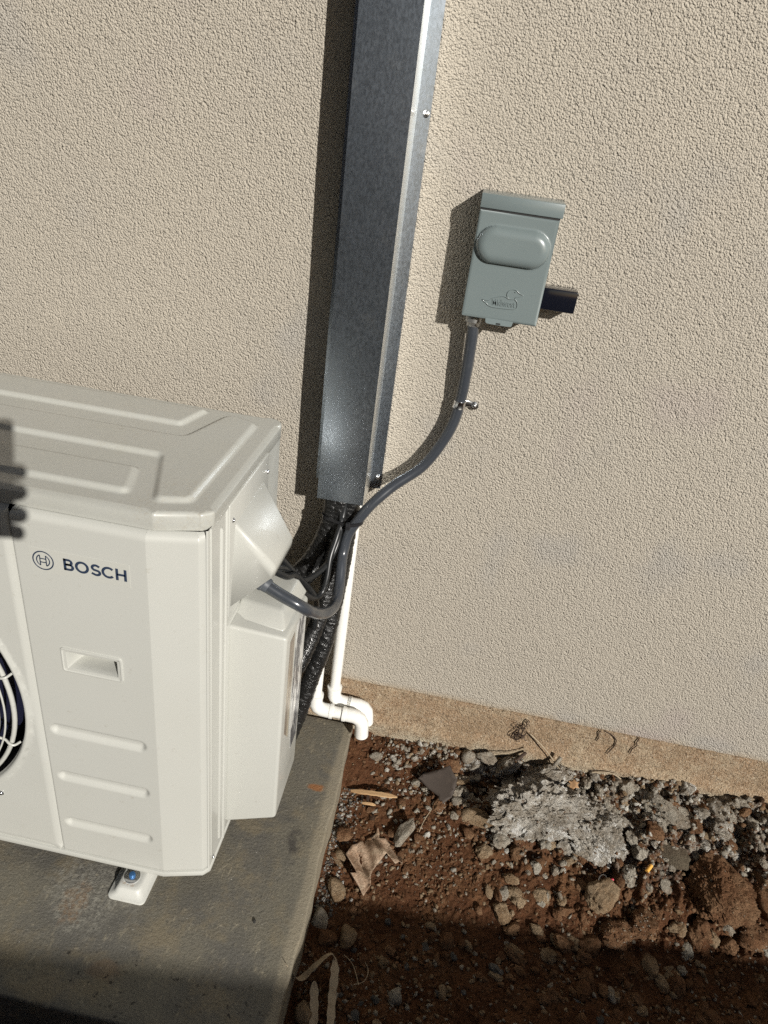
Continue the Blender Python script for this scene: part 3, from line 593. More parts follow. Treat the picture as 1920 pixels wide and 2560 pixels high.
zb = Mat('glow_boost_zinc', (.93, .94, .92), .34, 1); zb.mix(zb.ramp(zb.noise(60, 4, .7, (1, 1, .08)), .4, .65), (.84, .86, .86), .8)  # side face zinc brightened to strengthen the sun glow on the wall
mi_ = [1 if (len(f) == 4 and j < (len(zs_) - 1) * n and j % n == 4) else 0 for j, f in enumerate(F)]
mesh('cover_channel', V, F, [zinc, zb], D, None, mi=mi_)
for z in (1.3773, .7057, 2.05): screw('screw', (-.1292, -.0027, z), (0, -1, 0), .0042, D)
for z in (1.3773, .7057): screw('screw', (-.2520, -.0027, z), (0, -1, 0), .0042, D)

# ---------------------------------------------------------------- disconnect box
B = thing('disconnect_box', 'grey green metal electrical disconnect box with a raised oval on its door', 'electrical box', (.052, 0, 1.08))
box('enclosure', (-.0125, -.0600, 1.0825), (.1165, -.0006, 1.2775), grayb, B, .0012)
hull('top_hood', [(-.0145, -.0006, 1.2805), (.1215, -.0006, 1.2805), (.1215, -.0655, 1.2780), (-.0145, -.0655, 1.2780), (-.0145, -.0006, 1.2782), (.1215, -.0006, 1.2782), (.1215, -.0655, 1.2562), (-.0145, -.0655, 1.2562), (-.0145, -.0628, 1.2562), (.1215, -.0628, 1.2562)],
     [(0, 1, 2, 3), (3, 2, 6, 7), (7, 6, 9, 8), (1, 5, 9, 6, 2), (0, 3, 7, 8, 4), (8, 9, 5, 4), (0, 4, 5, 1)], grayb, B, .0011, 2)
box('lid_gap_shade', (-.0136, -.0634, 1.2530), (.1182, -.0610, 1.2575), darkgap, B, .0002, 1)  # dark strip standing in for the shadow line under the hood
DO = fillet([(-.0138, 1.0796), (.1180, 1.0796), (.1180, 1.2540), (-.0138, 1.2540)], .0015, 3)
V2, F2, P2 = sheet(DO, .0016, None, (.0005, .0012, .0022))
def duck(px, py):      # emblem drawing units to metres on the door
    u, v = px - 515, py - 1085; return .01674 + .00020414 * u + .00004086 * v, 1.11245 + .00003136 * u - .00019996 * v
d = sdf(V2, P2); y = -.0640 + np.where(d < .0012, .0012 - np.sqrt(np.maximum(.0012 ** 2 - (.0012 - np.clip(d, 0, .0012)) ** 2, 0)), 0)
bx, bz = V2[:, 0], V2[:, 1]; cz_ = 1.2022 + (bx - .051) * 0; dd = np.hypot(bx - np.clip(bx, .0200, .0825), bz - cz_)
k = np.clip((.0298 - dd) / .0298, 0, 1); y = y - .0125 * np.where(k > 0, np.sqrt(np.clip(1 - (1 - np.clip(k / .55, 0, 1)) ** 2.2, 0, 1)), 0) - .0008 * sst((.0335 - dd) / .004)
V = np.c_[bx, y, bz]; F = [tuple(f) for f in F2]; n = len(P2); base = len(V)
V = np.vstack([V, np.c_[P2[:, 0], np.full(n, -.0607), P2[:, 1]]]); F += [(kk, (kk + 1) % n, base + (kk + 1) % n, base + kk) for kk in range(n)] + [tuple(base + kk for kk in range(n))]
door = mesh('door', V, F, grayb, B, 50)
body = spline([(q[0], q[1], 0) for q in [(735, 1087), (715, 1071), (690, 1064), (655, 1066), (625, 1072), (598, 1080), (575, 1093), (550, 1094), (517, 1088), (532, 1108), (548, 1118), (562, 1135), (590, 1150), (630, 1158), (680, 1164), (730, 1170), (785, 1172), (803, 1160), (808, 1140), (806, 1115), (795, 1098), (783, 1088)]], 4)[:, :2]
head = spline([(q[0], q[1], 0) for q in [(783, 1088), (755, 1089), (737, 1083), (724, 1062), (726, 1038), (740, 1020), (762, 1010), (785, 1010), (805, 1020), (820, 1038), (838, 1050), (857, 1058), (838, 1066), (812, 1070), (795, 1075), (783, 1088)]], 4)[:, :2]
V, F = strokes([body, head, [(786, 1030), (792, 1034), (796, 1032)]], 6.0, -.0640, .0012, duck)
mesh('door_emblem', V, F, grayb, door, 180, recalc=True)
def textmesh(body_, size, name, mat, parent, tf, ext=.0):
    cu = bpy.data.curves.new('tmp', 'FONT'); cu.body = body_; cu.size = size; cu.extrude = .4; cu.offset = .004 * size; cu.bevel_depth = .0
    o = bpy.data.objects.new('tmp', cu); COL.objects.link(o); dg = bpy.context.evaluated_depsgraph_get(); me = bpy.data.meshes.new_from_object(o.evaluated_get(dg)); bpy.data.objects.remove(o)
    me.name = name
    for v in me.vertices: v.co = Vector(tf(v.co.x, v.co.y, v.co.z))
    return finish(name, me, mat, parent, None)
def tfm(x, y, z):
    X_, Z_ = duck(596 + x * .92, 1134 + x * .124 - y * 1.25); return (X_, -.0638 - (.0011 if z > 0 else 0), Z_)
textmesh('Midwest', 62, 'maker_name', grayb, door, tfm)
# hasp at the bottom of the door
h = fillet([(.0285, 1.0815), (.0300, 1.0740), (.0400, 1.0735), (.066, 1.0735), (.0760, 1.0740), (.0775, 1.0815)], [0, .004, .006, .006, .004, 0], 4)
V = [(p[0], -.0640, p[1]) for p in h] + [(p[0], -.0622, p[1]) for p in h]
V = [(x, y - (1.0815 - z) * .9 if z < 1.081 else y, z) for x, y, z in V]; n = len(h)
F = [tuple(range(n)), tuple(range(n, 2 * n))[::-1]] + [(k, k + n, (k + 1) % n + n, (k + 1) % n) for k in range(n)]
hs = mesh('hasp', V, F, grayb, door, 35); box('hasp_slot', (.049, -.0715, 1.0745), (.056, -.0665, 1.0765), darkgap, hs, .0002, 1)
# connector where the conduit enters
V, F = disc_geo((.0090, -.034, 1.0835), (0, 0, -1), [(.0135, 0), (.0135, .008), (.0155, .009), (.0155, .018), (.0125, .021), (.0118, .026)], 24)
mesh('conduit_connector', V, F, Mat('cast_fitting', (.42, .42, .41), .35, .8), B, 40, recalc=False)
screw('connector_screw', (.030, -.036, 1.078), (.3, -1, 0), .0028, B)
# black box on the right
tag(box('junction_box', (.1005, -.0440, 1.1065), (.1790, -.0008, 1.1435), blackp, None, .0022, 3, origin=(.14, 0, 1.125)), 'black glossy plastic box fixed to the wall beside the grey disconnect box', 'junction box')
bpy.data.objects['junction_box'].rotation_euler = (0, 0, 0)

# ---------------------------------------------------------------- conduit, clamp, cables
def ribbed(pitch, amp): return lambda s, th_: 1 + amp * math.sin(2 * math.pi * s / pitch)
CP = [(.0090, -.034, 1.068), (.0115, -.034, 1.035), (.0132, -.032, .969), (.0118, -.026, .9037), (.0043, -.029, .8559), (-.0160, -.034, .8040), (-.0432, -.042, .7609), (-.089, -.062, .7223), (-.1261, -.085, .684), (-.1500, -.096, .6455), (-.1650, -.101, .6133), (-.1700, -.112, .575), (-.1683, -.132, .555), (-.1630, -.165, .522), (-.1612, -.205, .511), (-.1655, -.250, .524), (-.1766, -.290, .5457), (-.1860, -.325, .5740), (-.1999, -.352, .6030), (-.2370, -.353, .6205), (-.2780, -.3495, .6395)]
con = tube('flexible_conduit', CP, .0110, conduitm, None, 20, lambda s, th_: 1 + .012 * math.sin(2 * math.pi * s / .0042), origin=(-.05, -.03, .6))
tag(con, 'grey flexible conduit curving from the disconnect box down to the air conditioner', 'conduit')
V, F = disc_geo((-.2740, -.3495, .6375), (.87, .0, -.42), [(.0150, -.004), (.0150, .004), (.0132, .006), (.0132, .014), (.0112, .017)], 22)
mesh('conduit_nut', V, F, Mat('grey_fitting', (.07, .078, .09), .5), con, 40, recalc=False)
cl = thing('pipe_clamp', 'shiny one hole steel strap clamp holding the grey conduit to the wall', 'clamp', (.025, 0, .90))
b = bmesh.new(); hw = .0075; prof = [(.0104, -hw), (.0128, -hw * .95), (.0121, -hw * .55), (.0117, 0), (.0121, hw * .55), (.0128, hw * .95), (.0104, hw)]
V, F = disc_geo((.0117, -.0262, .9035), (.06, 0, 1), prof, 28); F = F[:-2]
st = mesh('strap', V, F, steel, cl, 50)
hull('clamp_tab', [(.0200, -.0150, .8965), (.0420, -.0062, .8930), (.0420, -.0062, .9045), (.0200, -.0150, .9105), (.0200, -.0010, .8965), (.0420, -.0008, .8930), (.0420, -.0008, .9045), (.0200, -.0010, .9105)], [(0, 1, 2, 3), (7, 6, 5, 4), (0, 4, 5, 1), (1, 5, 6, 2), (2, 6, 7, 3), (3, 7, 4, 0)], steel, cl, .0018, 2)
V, F = disc_geo((.0410, -.0010, .8985), (0, -1, 0), [(.0090, 0), (.0090, .005), (.0080, .0072), (.0060, .0078)], 20); mesh('clamp_eye', V, F, steel, cl, 40, recalc=False)
screw('clamp_screw', (.0410, -.0086, .8985), (0, -1, 0), .0042, cl)
tag(tube('signal_cable', [(-.1878, -.072, .80), (-.1878, -.078, .6692), (-.1828, -.098, .6328), (-.1846, -.12, .5892), (-.198, -.15, .5582), (-.2227, -.2, .5536), (-.2446, -.243, .5800), (-.2520, -.270, .6180), (-.2680, -.31, .6420)], .0060, cablem, None, 12, origin=(-.2, -.1, .6)), 'thin black cable bending highest from the duct end under the hood', 'cable')
tag(tube('signal_cable', [(-.1805, -.070, .80), (-.1815, -.080, .6646), (-.1862, -.115, .610), (-.1914, -.14, .5763), (-.1911, -.16, .5359), (-.1967, -.175, .5061), (-.2099, -.2, .5100), (-.2310, -.243, .5600), (-.2355, -.252, .5950), (-.2423, -.295, .6190), (-.2620, -.32, .6440)], .0062, cablem, None, 12, origin=(-.2, -.1, .55)), 'thin black cable hanging in the lowest loop above the grey conduit bend', 'cable')
tag(tube('signal_cable', [(-.268, -.29, .660), (-.2584, -.27, .6362), (-.2386, -.24, .5884), (-.2135, -.2, .5264), (-.2059, -.18, .4928), (-.2052, -.165, .4535), (-.207, -.16, .40)], .0062, cablem, None, 12, origin=(-.22, -.2, .5)), 'thin black cable dropping from the hood across the other two cables', 'cable')
def wrapped(pitch, amp, seed):
    amp = amp * .95; pitch = pitch * .72
    r = np.random.default_rng(seed); ph = r.uniform(0, 6.28, 8)
    def f(s, th_):
        u = (s / pitch + th_ / (2 * math.pi)) % 1.
        return 1 + amp * (u - .5) * .9 + amp * .45 * np.sin(th_ * 3 + s * 90 + ph[0]) * np.sin(s * 210 + ph[1]) + amp * .4 * np.sin(th_ * 5 + ph[2] + s * 330) * np.sin(s * 37 + ph[3])
    return f
def wrap(label, pts, r, pitch, amp, seed): return tag(tube('insulated_pipe', pts, r, blackt, None, 30, wrapped(pitch, amp, seed), smooth=70, origin=pts[1]), label, 'insulated pipe', 'black wrapped refrigerant pipes')
wrap('thickest black wrapped pipe leaving the duct end on its left side', [(-.2070, -.060, .82), (-.2075, -.066, .659), (-.2085, -.068, .6244), (-.2155, -.068, .5905), (-.2300, -.070, .5425), (-.2484, -.075, .505), (-.2700, -.080, .4764), (-.2900, -.100, .455)], .0205, .0135, .075, 1)
wrap('slimmer black wrapped pipe curving left beside the thickest one', [(-.1745, -.036, .80), (-.1742, -.040, .6503), (-.1840, -.044, .6133), (-.1961, -.050, .5744), (-.211, -.060, .5283), (-.2325, -.075, .4923), (-.2560, -.098, .4686), (-.2700, -.13, .45)], .0165, .011, .085, 2)
wrap('long black wrapped pipe reaching furthest down beside the white pipes', [(-.1690, -.060, .80), (-.1740, -.064, .6264), (-.1775, -.070, .5106), (-.1835, -.078, .4181), (-.1865, -.092, .3657), (-.1930, -.11, .3104), (-.2080, -.13, .245), (-.2204, -.15, .1748), (-.2335, -.16, .112), (-.2480, -.17, .055)], .0205, .0125, .075, 3)
wrap('black wrapped pipe turning in behind the valve cover below the conduit', [(-.1900, -.062, .80), (-.1916, -.074, .6052), (-.1958, -.092, .4946), (-.1977, -.108, .4442), (-.2080, -.126, .3906), (-.2190, -.152, .3455), (-.2330, -.18, .3064), (-.2600, -.195, .27)], .0185, .012, .08, 4)
# cable tie round the bundle
zt = thing('cable_tie', 'black plastic cable tie round the pipe bundle below the duct', 'cable tie', (-.185, -.07, .64))
def oval(c, rx, ry, tilt): return [(c[0] + rx * math.cos(t), c[1] + ry * math.sin(t) * (1 - .12 * math.cos(2 * t)), c[2] + tilt * rx * math.cos(t)) for t in np.linspace(0, 2 * np.pi, 61)]
tp = [(-.2285, -.066), (-.2230, -.086), (-.2010, -.0985), (-.1690, -.1130), (-.1500, -.1110), (-.1385, -.0980), (-.1440, -.0800), (-.1540, -.0440), (-.1720, -.0235), (-.2050, -.0440), (-.2230, -.0500), (-.2285, -.066)]
P = resample(spline([(x, y, .639 + .12 * (x + .185)) for x, y in tp], 6), .002)[0]; NT = len(P) - 1; V = []; F = []
T = np.gradient(P, axis=0); T /= np.linalg.norm(T, axis=1)[:, None]; N2 = np.cross(T, (0, 0, 1.))
for p, q in zip(P, N2): V += [p + (0, 0, -.0036), p + q * .0011 + (0, 0, -.0034), p + q * .0011 + (0, 0, .0034), p + (0, 0, .0036)]
V = [tuple(v) for v in V]; F = [(i * 4 + k, i * 4 + (k + 1) % 4, (i + 1) * 4 + (k + 1) % 4, (i + 1) * 4 + k) for i in range(NT) for k in range(4)]
mesh('strap', V, F, Mat('tie_nylon', (.02, .02, .022), .25), zt, 40)
box('lock_head', (-.1700, -.1205, .633), (-.1610, -.1125, .648), Mat('tie_nylon_head', (.02, .02, .022), .3), zt, .0008)

# ---------------------------------------------------------------- white drain pipes
def elbow_pts(a, c, b, r, n=8):
    a, c, b = map(np.array, (a, c, b)); u = (a - c) / np.linalg.norm(a - c); v_ = (b - c) / np.linalg.norm(b - c); P0 = c + u * r; P2 = c + v_ * r
    return [tuple((1 - t) ** 2 * P0 + 2 * t * (1 - t) * c + t * t * P2) for t in np.linspace(0, 1, n)]
def pvc_run(label, x, y, ztop, zc, xe, zend, dy2):
    t = thing('drain_pipe', label, 'drain pipe', (x, y, zc), 'white drain pipes'); r = .0133; R = .0172
    tube('pipe', [(x, y, ztop), (x, y, zc + .03)], r, pvc, t, 24, straight=True)
    c1 = (x, y, zc); e1 = elbow_pts((x, y, zc + .1), c1, (x + .1, y, zc), .026)
    tube('elbow', [(x, y, zc + .047)] + e1 + [(x + .044, y, zc)], R, pvc, t, 26, straight=True)
    tube('pipe', [(x + .03, y, zc), (xe - .03, y + dy2 * .5, zc)], r + .0004, pvc, t, 24, straight=True)
    e2 = elbow_pts((xe - .1, y, zc), (xe, y + dy2, zc), (xe + .004, y + dy2, zc - .1), .026)
    tube('elbow', [(xe - .046, y + dy2 * .5, zc)] + e2 + [(xe + .004, y + dy2, zend)], R, pvc, t, 26, straight=True)
    V, F = disc_geo((xe + .004, y + dy2, zend - .0003), (0, 0, -1), [(.0125, 0), (.0125, .0002)], 20); mesh('pipe_opening', V, F, darkgap, t, 40, recalc=False)
    for z_ in (zc + .047,):
        V, F = disc_geo((x, y, z_ - .004), (0, 0, 1), [(R + .0012, -.004), (R + .0014, 0), (R + .0012, .004), (r, .0052)], 26); mesh('collar', V, F, pvc, t, 40, recalc=False)
    V, F = disc_geo((x + .042, y, zc), (1, 0, 0), [(R + .0012, -.004), (R + .0014, 0), (R + .0012, .004), (r, .0052)], 26); mesh('collar', V, F, pvc, t, 40, recalc=False)
    V, F = disc_geo((xe - .046, y + dy2 * .5, zc), (-1, 0, 0), [(R + .0012, -.004), (R + .0014, 0), (R + .0012, .004), (r, .0052)], 26); mesh('collar', V, F, pvc, t, 40, recalc=False)
pvc_run('white drain pipe standing nearer the wall, its elbow partly hidden', -.1655, -.028, .80, .0735, -.0775, .022, 0)
pvc_run('white drain pipe with the front elbow hanging over the pad edge', -.2035, -.070, .42, .0775, -.0830, .018, 0)

# ---------------------------------------------------------------- stones and litter on the soil
def ico(sub):
    b = bmesh.new(); bmesh.ops.create_icosphere(b, subdivisions=sub, radius=1); V = np.array([v.co[:] for v in b.verts]); F = np.array([[v.index for v in f.verts] for f in b.faces]); b.free(); return V, F
ICO = {k: ico(k) for k in (1, 2, 3, 4, 5, 6)}
DUST = []
def rock(sub, seed, planes=9, rough=.08, fine=.03, grit=0):
    V, F = ICO[sub]; r = np.random.default_rng(seed); n = r.normal(size=(planes, 3)); n /= np.linalg.norm(n, axis=1)[:, None]; h = r.uniform(.62, 1.0, planes)
    c = V @ n.T; rad = np.where(c > .05, h / np.maximum(c, .05), 9).min(1); rad = np.minimum(rad, 1.08)
    if rough: rad = rad * (1 + rough * fbm(V * 1.0, 2.2, 3, .55, seed % 97) + fine * fbm(V, 9, 3, .6, seed % 89))
    if grit: rad = rad * (1 + grit * fbm(V, 17, 3, .65, seed % 83, ridge=True) + grit * .6 * fbm(V, 44, 2, .6, seed % 79))
    return V * rad[:, None], F
def place(V, size, rot, loc):
    R_ = np.array(Matrix.Rotation(rot[2], 3, 'Z') @ Matrix.Rotation(rot[1], 3, 'Y') @ Matrix.Rotation(rot[0], 3, 'X')); return (V * np.array(size)) @ R_.T + np.array(loc)
SI = [0]
def stone(label, x, y, size, mat, name='stone', rot=None, sink=.35, sub=4, cat='stone', group=None, rough=.10, fine=.05, planes=9):
    SI[0] += 1; sd_ = 100 + SI[0] * 7; r = random.Random(sd_); V, F = rock(sub, sd_, planes, rough, fine, .07 if sub >= 5 else (.05 if sub == 4 else .03))
    rot = rot or (r.uniform(-.3, .3), r.uniform(-.3, .3), r.uniform(0, 3.1)); z = gz(x, y); W = place(V, size, rot, (x, y, 0)); W[:, 2] += z - W[:, 2].min() - (W[:, 2].max() - W[:, 2].min()) * sink
    if sub >= 4 and size[0] > .03: DUST.append((W[W[:, 2] > z + .25 * (W[:, 2].max() - z)], mat))
    return tag(mesh(name, W, F, mat, None, 40, origin=(x, y, z), recalc=False), label, cat, group)
# the big block of white mortar rubble
SI[0] = 3
stone('large crumbly lump of white speckled mortar, biggest piece in the rubble', .385, -.160, (.112, .068, .062), whitestone, 'rubble_block', (0, .05, .15), .35, 6, 'rubble', rough=.34, fine=.26, planes=9)
stone('white speckled mortar lump joined to the right of the biggest one', .505, -.158, (.078, .058, .060), whitestone, 'rubble_block', (.1, 0, -.35), .35, 6, 'rubble', rough=.28, fine=.16, planes=8)
stone('grey mortar lump against the wall foot below the dead weed', .400, -.045, (.065, .030, .030), whitestone, 'rubble_block', (.1, -.2, .3), .3, 5, 'rubble', rough=.3, fine=.16)
stone('wedge of grey rubble leaning left of the dead weed', .300, -.040, (.042, .018, .016), whitestone, 'rubble_block', (.3, -.5, .5), .2, 4, 'rubble', rough=.2, fine=.12)
stone('low grey rubble lump near the wall at the right side', .700, -.085, (.070, .040, .026), greystone, 'rubble_block', (0, .1, -.2), .35, 4, 'rubble', rough=.25, fine=.12)
stone('grey rubble lump touching the wall foot at the far right', .815, -.060, (.055, .035, .030), whitestone, 'rubble_block', None, .3, 4, 'rubble', rough=.25, fine=.14)
stone('large reddish clod of earth at the right edge', .800, -.225, (.075, .070, .040), brownstone, 'earth_clod', (.1, 0, .3), .35, 6, 'clod', rough=.25, fine=.10, planes=8)
stone('brown earth clod behind the large reddish one at the right edge', .905, -.215, (.065, .05, .035), brownstone, 'earth_clod', None, .35, 4, 'clod', rough=.25, fine=.10)
stone('brown clod at the right edge just outside the shadow', .865, -.300, (.05, .035, .03), brownstone, 'earth_clod', None, .35, 4, 'clod', rough=.25, fine=.10)
stone('brown earth clod shaped like a wedge in the middle right', .615, -.330, (.032, .036, .026), brownstone, 'earth_clod', None, .3, 4, 'clod', rough=.2, fine=.10)
stone('brown earth clod partly in shadow left of the wedge shaped one', .555, -.362, (.04, .028, .022), brownstone, 'earth_clod', None, .3, 4, 'clod', rough=.25, fine=.10)
stone('flat tan and grey stone with a dark crack in its top', .232, -.178, (.037, .024, .016), tanstone, rot=(.15, -.1, -.15), sub=4, planes=8)
stone('small orange brown stone below the cracked flat stone', .214, -.214, (.017, .015, .012), brownstone, sub=3)
stone('pale grey angular stone standing on end right of the dry leaf', .066, -.250, (.016, .034, .016), greystone, rot=(.5, .1, -.35), sink=.15, sub=4, rough=.14)
stone('small grey stone with a flat face just below the drain elbows', -.034, -.073, (.013, .016, .010), greystone, sub=3)
stone('grey stone against the wall right of the first drain stones', .198, -.030, (.022, .018, .018), greystone, sub=3)
stone('small pale stone right under the tile shard', .182, -.140, (.015, .017, .013), greystone, sub=3)
stone('pale tan chip lying right of the tile shard', .186, -.098, (.024, .009, .007), tanstone, rot=(0, .1, .45), sub=3)
stone('tan stone between the pad edge and the dry leaf', -.070, -.322, (.018, .015, .012), tanstone, sub=3)
stone('orange tan stone at the pad edge below the dry leaf', -.066, -.392, (.021, .026, .015), Mat('ochre_stone', (.46, .27, .11), .95).bump(soil.noise(1), 0, 0) if 0 else tanstone, sub=4)
stone('curled brown stone beside the pad edge above the tan one', -.070, -.272, (.022, .016, .012), brownstone, sub=4, rough=.25)
stone('smooth pale pointed stone at the edge of the shadow', .424, -.398, (.018, .011, .009), tanstone, rot=(0, 0, -.9), sink=.1, sub=3, rough=.04, fine=.01)
stone('tan stone in the shadow, largest of three together', .624, -.402, (.027, .018, .014), tanstone, sub=4)
stone('tan stone in the shadow below the largest of three', .640, -.432, (.019, .014, .012), tanstone, sub=3)
stone('tan stone in the shadow, right of three together', .672, -.412, (.018, .020, .012), tanstone, sub=3)
stone('pale triangular stone chip in the brown gravel', .676, -.245, (.018, .018, .007), greystone, rot=(.3, .2, .5), sub=3, planes=6)
stone('rounded tan grey lump of old concrete in front of the mortar rubble', .520, -.295, (.040, .028, .022), tanstone, 'rubble_block', None, .35, 4, 'rubble', rough=.25, fine=.12)
stone('grey rubble lump behind the orange cigarette end', .600, -.222, (.032, .022, .02), greystone, 'rubble_block', None, .3, 4, 'rubble', rough=.25, fine=.12)
stone('smooth dark flat stone lying in a hollow at the right', .690, -.160, (.052, .028, .012), soilmat('dark_flat_stone', (.13, .10, .07), (.17, .14, .10), (.09, .065, .045)), rot=(.35, .1, -.5), sink=.2, sub=4, rough=.2, fine=.03, planes=14)
stone('pale curved chip near the top right of the rubble', .782, -.118, (.016, .010, .006), tanstone, rot=(.3, .2, .7), sub=3)
stone('tan stone in the shadow near the pad, upper right of two', -.020, -.480, (.018, .026, .015), tanstone, rot=(0, .1, -.3), sub=4)
stone('brown stone in the shadow near the pad, lower left of two', -.060, -.492, (.022, .018, .014), brownstone, sub=4)
stone('grey stone in the shadow touching the pad edge', -.086, -.462, (.018, .024, .014), greystone, sub=4)
stone('rounded brown clod in the middle of the shaded soil', .188, -.446, (.018, .015, .014), brownstone, sub=4)
stone('small pointed pale stone upright in the shaded soil', .186, -.545, (.008, .018, .008), tanstone, rot=(.3, 0, .1), sub=3)
stone('pale stone low in the shaded soil left of centre', .095, -.570, (.017, .017, .013), greystone, sub=3)
stone('tan stone beside the long dry leaves', -.070, -.640, (.026, .02, .016), tanstone, sub=3)
# further stones, each beside something one can find
rs = random.Random(5)
LM = [('the brown tile shard', .137, -.118, .050, .045, 'grey'), ('the large ragged dry leaf', .000, -.320, .070, .060, 'brown'), ('the long wood splinter', -.020, -.172, .055, .018, 'brown'), ('the cracked flat stone', .232, -.178, .036, .026, 'brown'),
      ('the biggest mortar lump', .385, -.160, .105, .078, 'brown'), ('the orange cigarette end', .636, -.217, .016, .018, 'grey'), ('the red and white wire scrap', .535, -.258, .022, .016, 'brown'), ('the large reddish earth clod', .800, -.225, .075, .070, 'brown'),
      ('the smooth dark flat stone', .690, -.160, .050, .028, 'grey'), ('the smooth pointed stone at the shadow edge', .424, -.398, .020, .020, 'brown'), ('the shaded clod in the middle', .188, -.446, .020, .018, 'brown'), ('the pale grey stone standing on end', .066, -.250, .017, .034, 'brown'),
      ('the three shaded tan stones', .645, -.418, .045, .036, 'brown'), ('the small orange brown lobed leaf', .4645, -.060, .016, .018, 'grey')]
DIR = (('just left of', -1, 0), ('just right of', 1, 0), ('just below', 0, -1))
for nm, lx, ly, rx, ry, tone in LM:
    for dn, dx_, dy_ in DIR:
        s_ = rs.uniform(.0085, .013); x, y = lx + dx_ * (rx + s_ * 1.1), ly + dy_ * (ry + s_ * 1.1)
        if x < -.085 or y > -.012: continue
        stone(f'small {tone} stone lying {dn} {nm}', x, y, (s_, s_ * rs.uniform(.65, .95), s_ * rs.uniform(.5, .8)), {'grey': greystone, 'brown': brownstone}[tone], 'stone', None, .3, 4, 'stone', None, rough=.18, fine=.09)
# loose gravel nobody could count
def chip(r, k):      # angular crumb: hull of a few random points
    P = r.normal(size=(k, 3)); P /= np.linalg.norm(P, axis=1)[:, None]; P *= r.uniform(.65, 1.1, (k, 1)); b = bmesh.new()
    for p in P: b.verts.new(p)
    bmesh.ops.convex_hull(b, input=b.verts[:]); bmesh.ops.triangulate(b, faces=b.faces[:]); bmesh.ops.delete(b, geom=[v for v in b.verts if not v.link_faces], context='VERTS')
    b.verts.index_update(); V = np.array([v.co[:] for v in b.verts]); F = np.array([[v.index for v in f.verts] for f in b.faces]); b.free(); return V, F
def gravel(name, n, sampler, mats_, smin, smax, seed, top=()):
    r = np.random.default_rng(seed); protos = [chip(r, 9) for i in range(30)] + [chip(r, 15) for i in range(30)]
    xy = sampler(r, n); z = hgt(xy[:, 0], xy[:, 1])
    for W_, cnt in top: q_ = W_[r.integers(0, len(W_), cnt)]; xy = np.vstack([xy, q_[:, :2]]); z = np.r_[z, q_[:, 2]]
    n = len(xy); n0 = len(xy) - sum(c_ for _, c_ in top); sz = smin + (smax - smin) * r.random(n) ** 3.2; sz[n0:] = smin + (sz[n0:] - smin) * .4; VV = []; FF = []; MI = []; o = 0
    for i in range(n):
        V, F = protos[r.integers(30, 60) if sz[i] > smin + .25 * (smax - smin) else r.integers(0, 30)]; a = r.uniform(0, 6.28); c, s = math.cos(a), math.sin(a); R_ = np.array([[c, -s, 0], [s, c, 0], [0, 0, 1]])
        W = (V * sz[i] * np.array([1, r.uniform(.5, .95), r.uniform(.35, .8)])) @ R_.T + (xy[i, 0], xy[i, 1], z[i] + sz[i] * r.uniform(-.1, .3)); VV.append(W); FF.append(F + o); o += len(V); MI += [r.integers(0, len(mats_))] * len(F)
    VV = np.vstack(VV); FF = np.vstack(FF); me = bpy.data.meshes.new(name); me.vertices.add(len(VV)); me.vertices.foreach_set('co', VV.ravel()); me.loops.add(FF.size); me.loops.foreach_set('vertex_index', FF.ravel().astype(np.int32))
    me.polygons.add(len(FF)); me.polygons.foreach_set('loop_start', np.arange(0, FF.size, 3, dtype=np.int32)); me.polygons.foreach_set('loop_total', np.full(len(FF), 3, dtype=np.int32)); me.update(calc_edges=True)
    o_ = finish(name, me, mats_); me.polygons.foreach_set('material_index', MI); me.update(); return tag(o_, kind='stuff')
def s_wall(r, n): x = r.uniform(-.02, 1.08, n * 3); y = -np.abs(r.normal(0, .098, n * 3)) - .006; k = r.random(n * 3) < .25 + .75 * sst((x - .1) / .3); return np.c_[x[k], y[k]][:n]
def s_all(r, n):
    x = r.uniform(-.1, 1.08, n * 4); y = -r.random(n * 4) ** .9 * .86 - .008; P = np.c_[x, y, np.zeros_like(x)]; d_ = fbm(P, 7, 3, s=77); k = (r.random(n * 4) < .25 + .9 * sst((d_ + .15) / .5) + .3 * sst((x - .3) / .4)); return np.c_[x[k], y[k]][:n]
def s_pad(r, n): return np.c_[-.1 + np.abs(r.normal(0, .022, n)), -r.uniform(.16, .47, n)]
chalk = soilmat('chalk_crumb', (.70, .67, .60), (.55, .51, .44), (.80, .78, .72))
gravel('rubble_crumbs', 14000, s_wall, [greystone, whitestone, greystone, brownstone, tanstone, chalk, greystone, soilmat('dark_crumb', (.06, .035, .022), (.10, .06, .038), (.03, .018, .012))], .0012, .0125, 11, [(W_, 420 if len(W_) > 9000 else 120) for W_, m_ in DUST if m_ in (whitestone, greystone)])
def lumps(name, n, xs_, ys_, s0, s1_, mats_, seed, sp):
    r = np.random.default_rng(seed); VV, FF, MI = [], [], []; o = 0
    for i in range(n):
        V, F = rock(4, seed * 100 + i, 8, .30, .16, .07); x = r.uniform(*xs_); y = sp(r) if sp else r.uniform(*ys_); y = min(y, -.014); sz = s0 + (s1_ - s0) * r.random() ** 1.8
        W = place(V, (sz, sz * r.uniform(.55, .9), sz * r.uniform(.45, .75)), (r.uniform(-.4, .4), r.uniform(-.4, .4), r.uniform(0, 6.28)), (x, y, gz(x, y) + sz * r.uniform(-.15, .15))); VV.append(W); FF.append(F + o); o += len(V); MI += [r.integers(0, len(mats_))] * len(F)
    return tag(mesh(name, np.vstack(VV), np.vstack(FF).tolist(), mats_, None, 60, recalc=False, mi=MI), kind='stuff')
lumps('broken_rubble', 210, (.13, 1.05), None, .007, .026, [whitestone, greystone, whitestone, greystone, brownstone], 31, lambda r: -abs(r.normal(0, .085)) - .012)
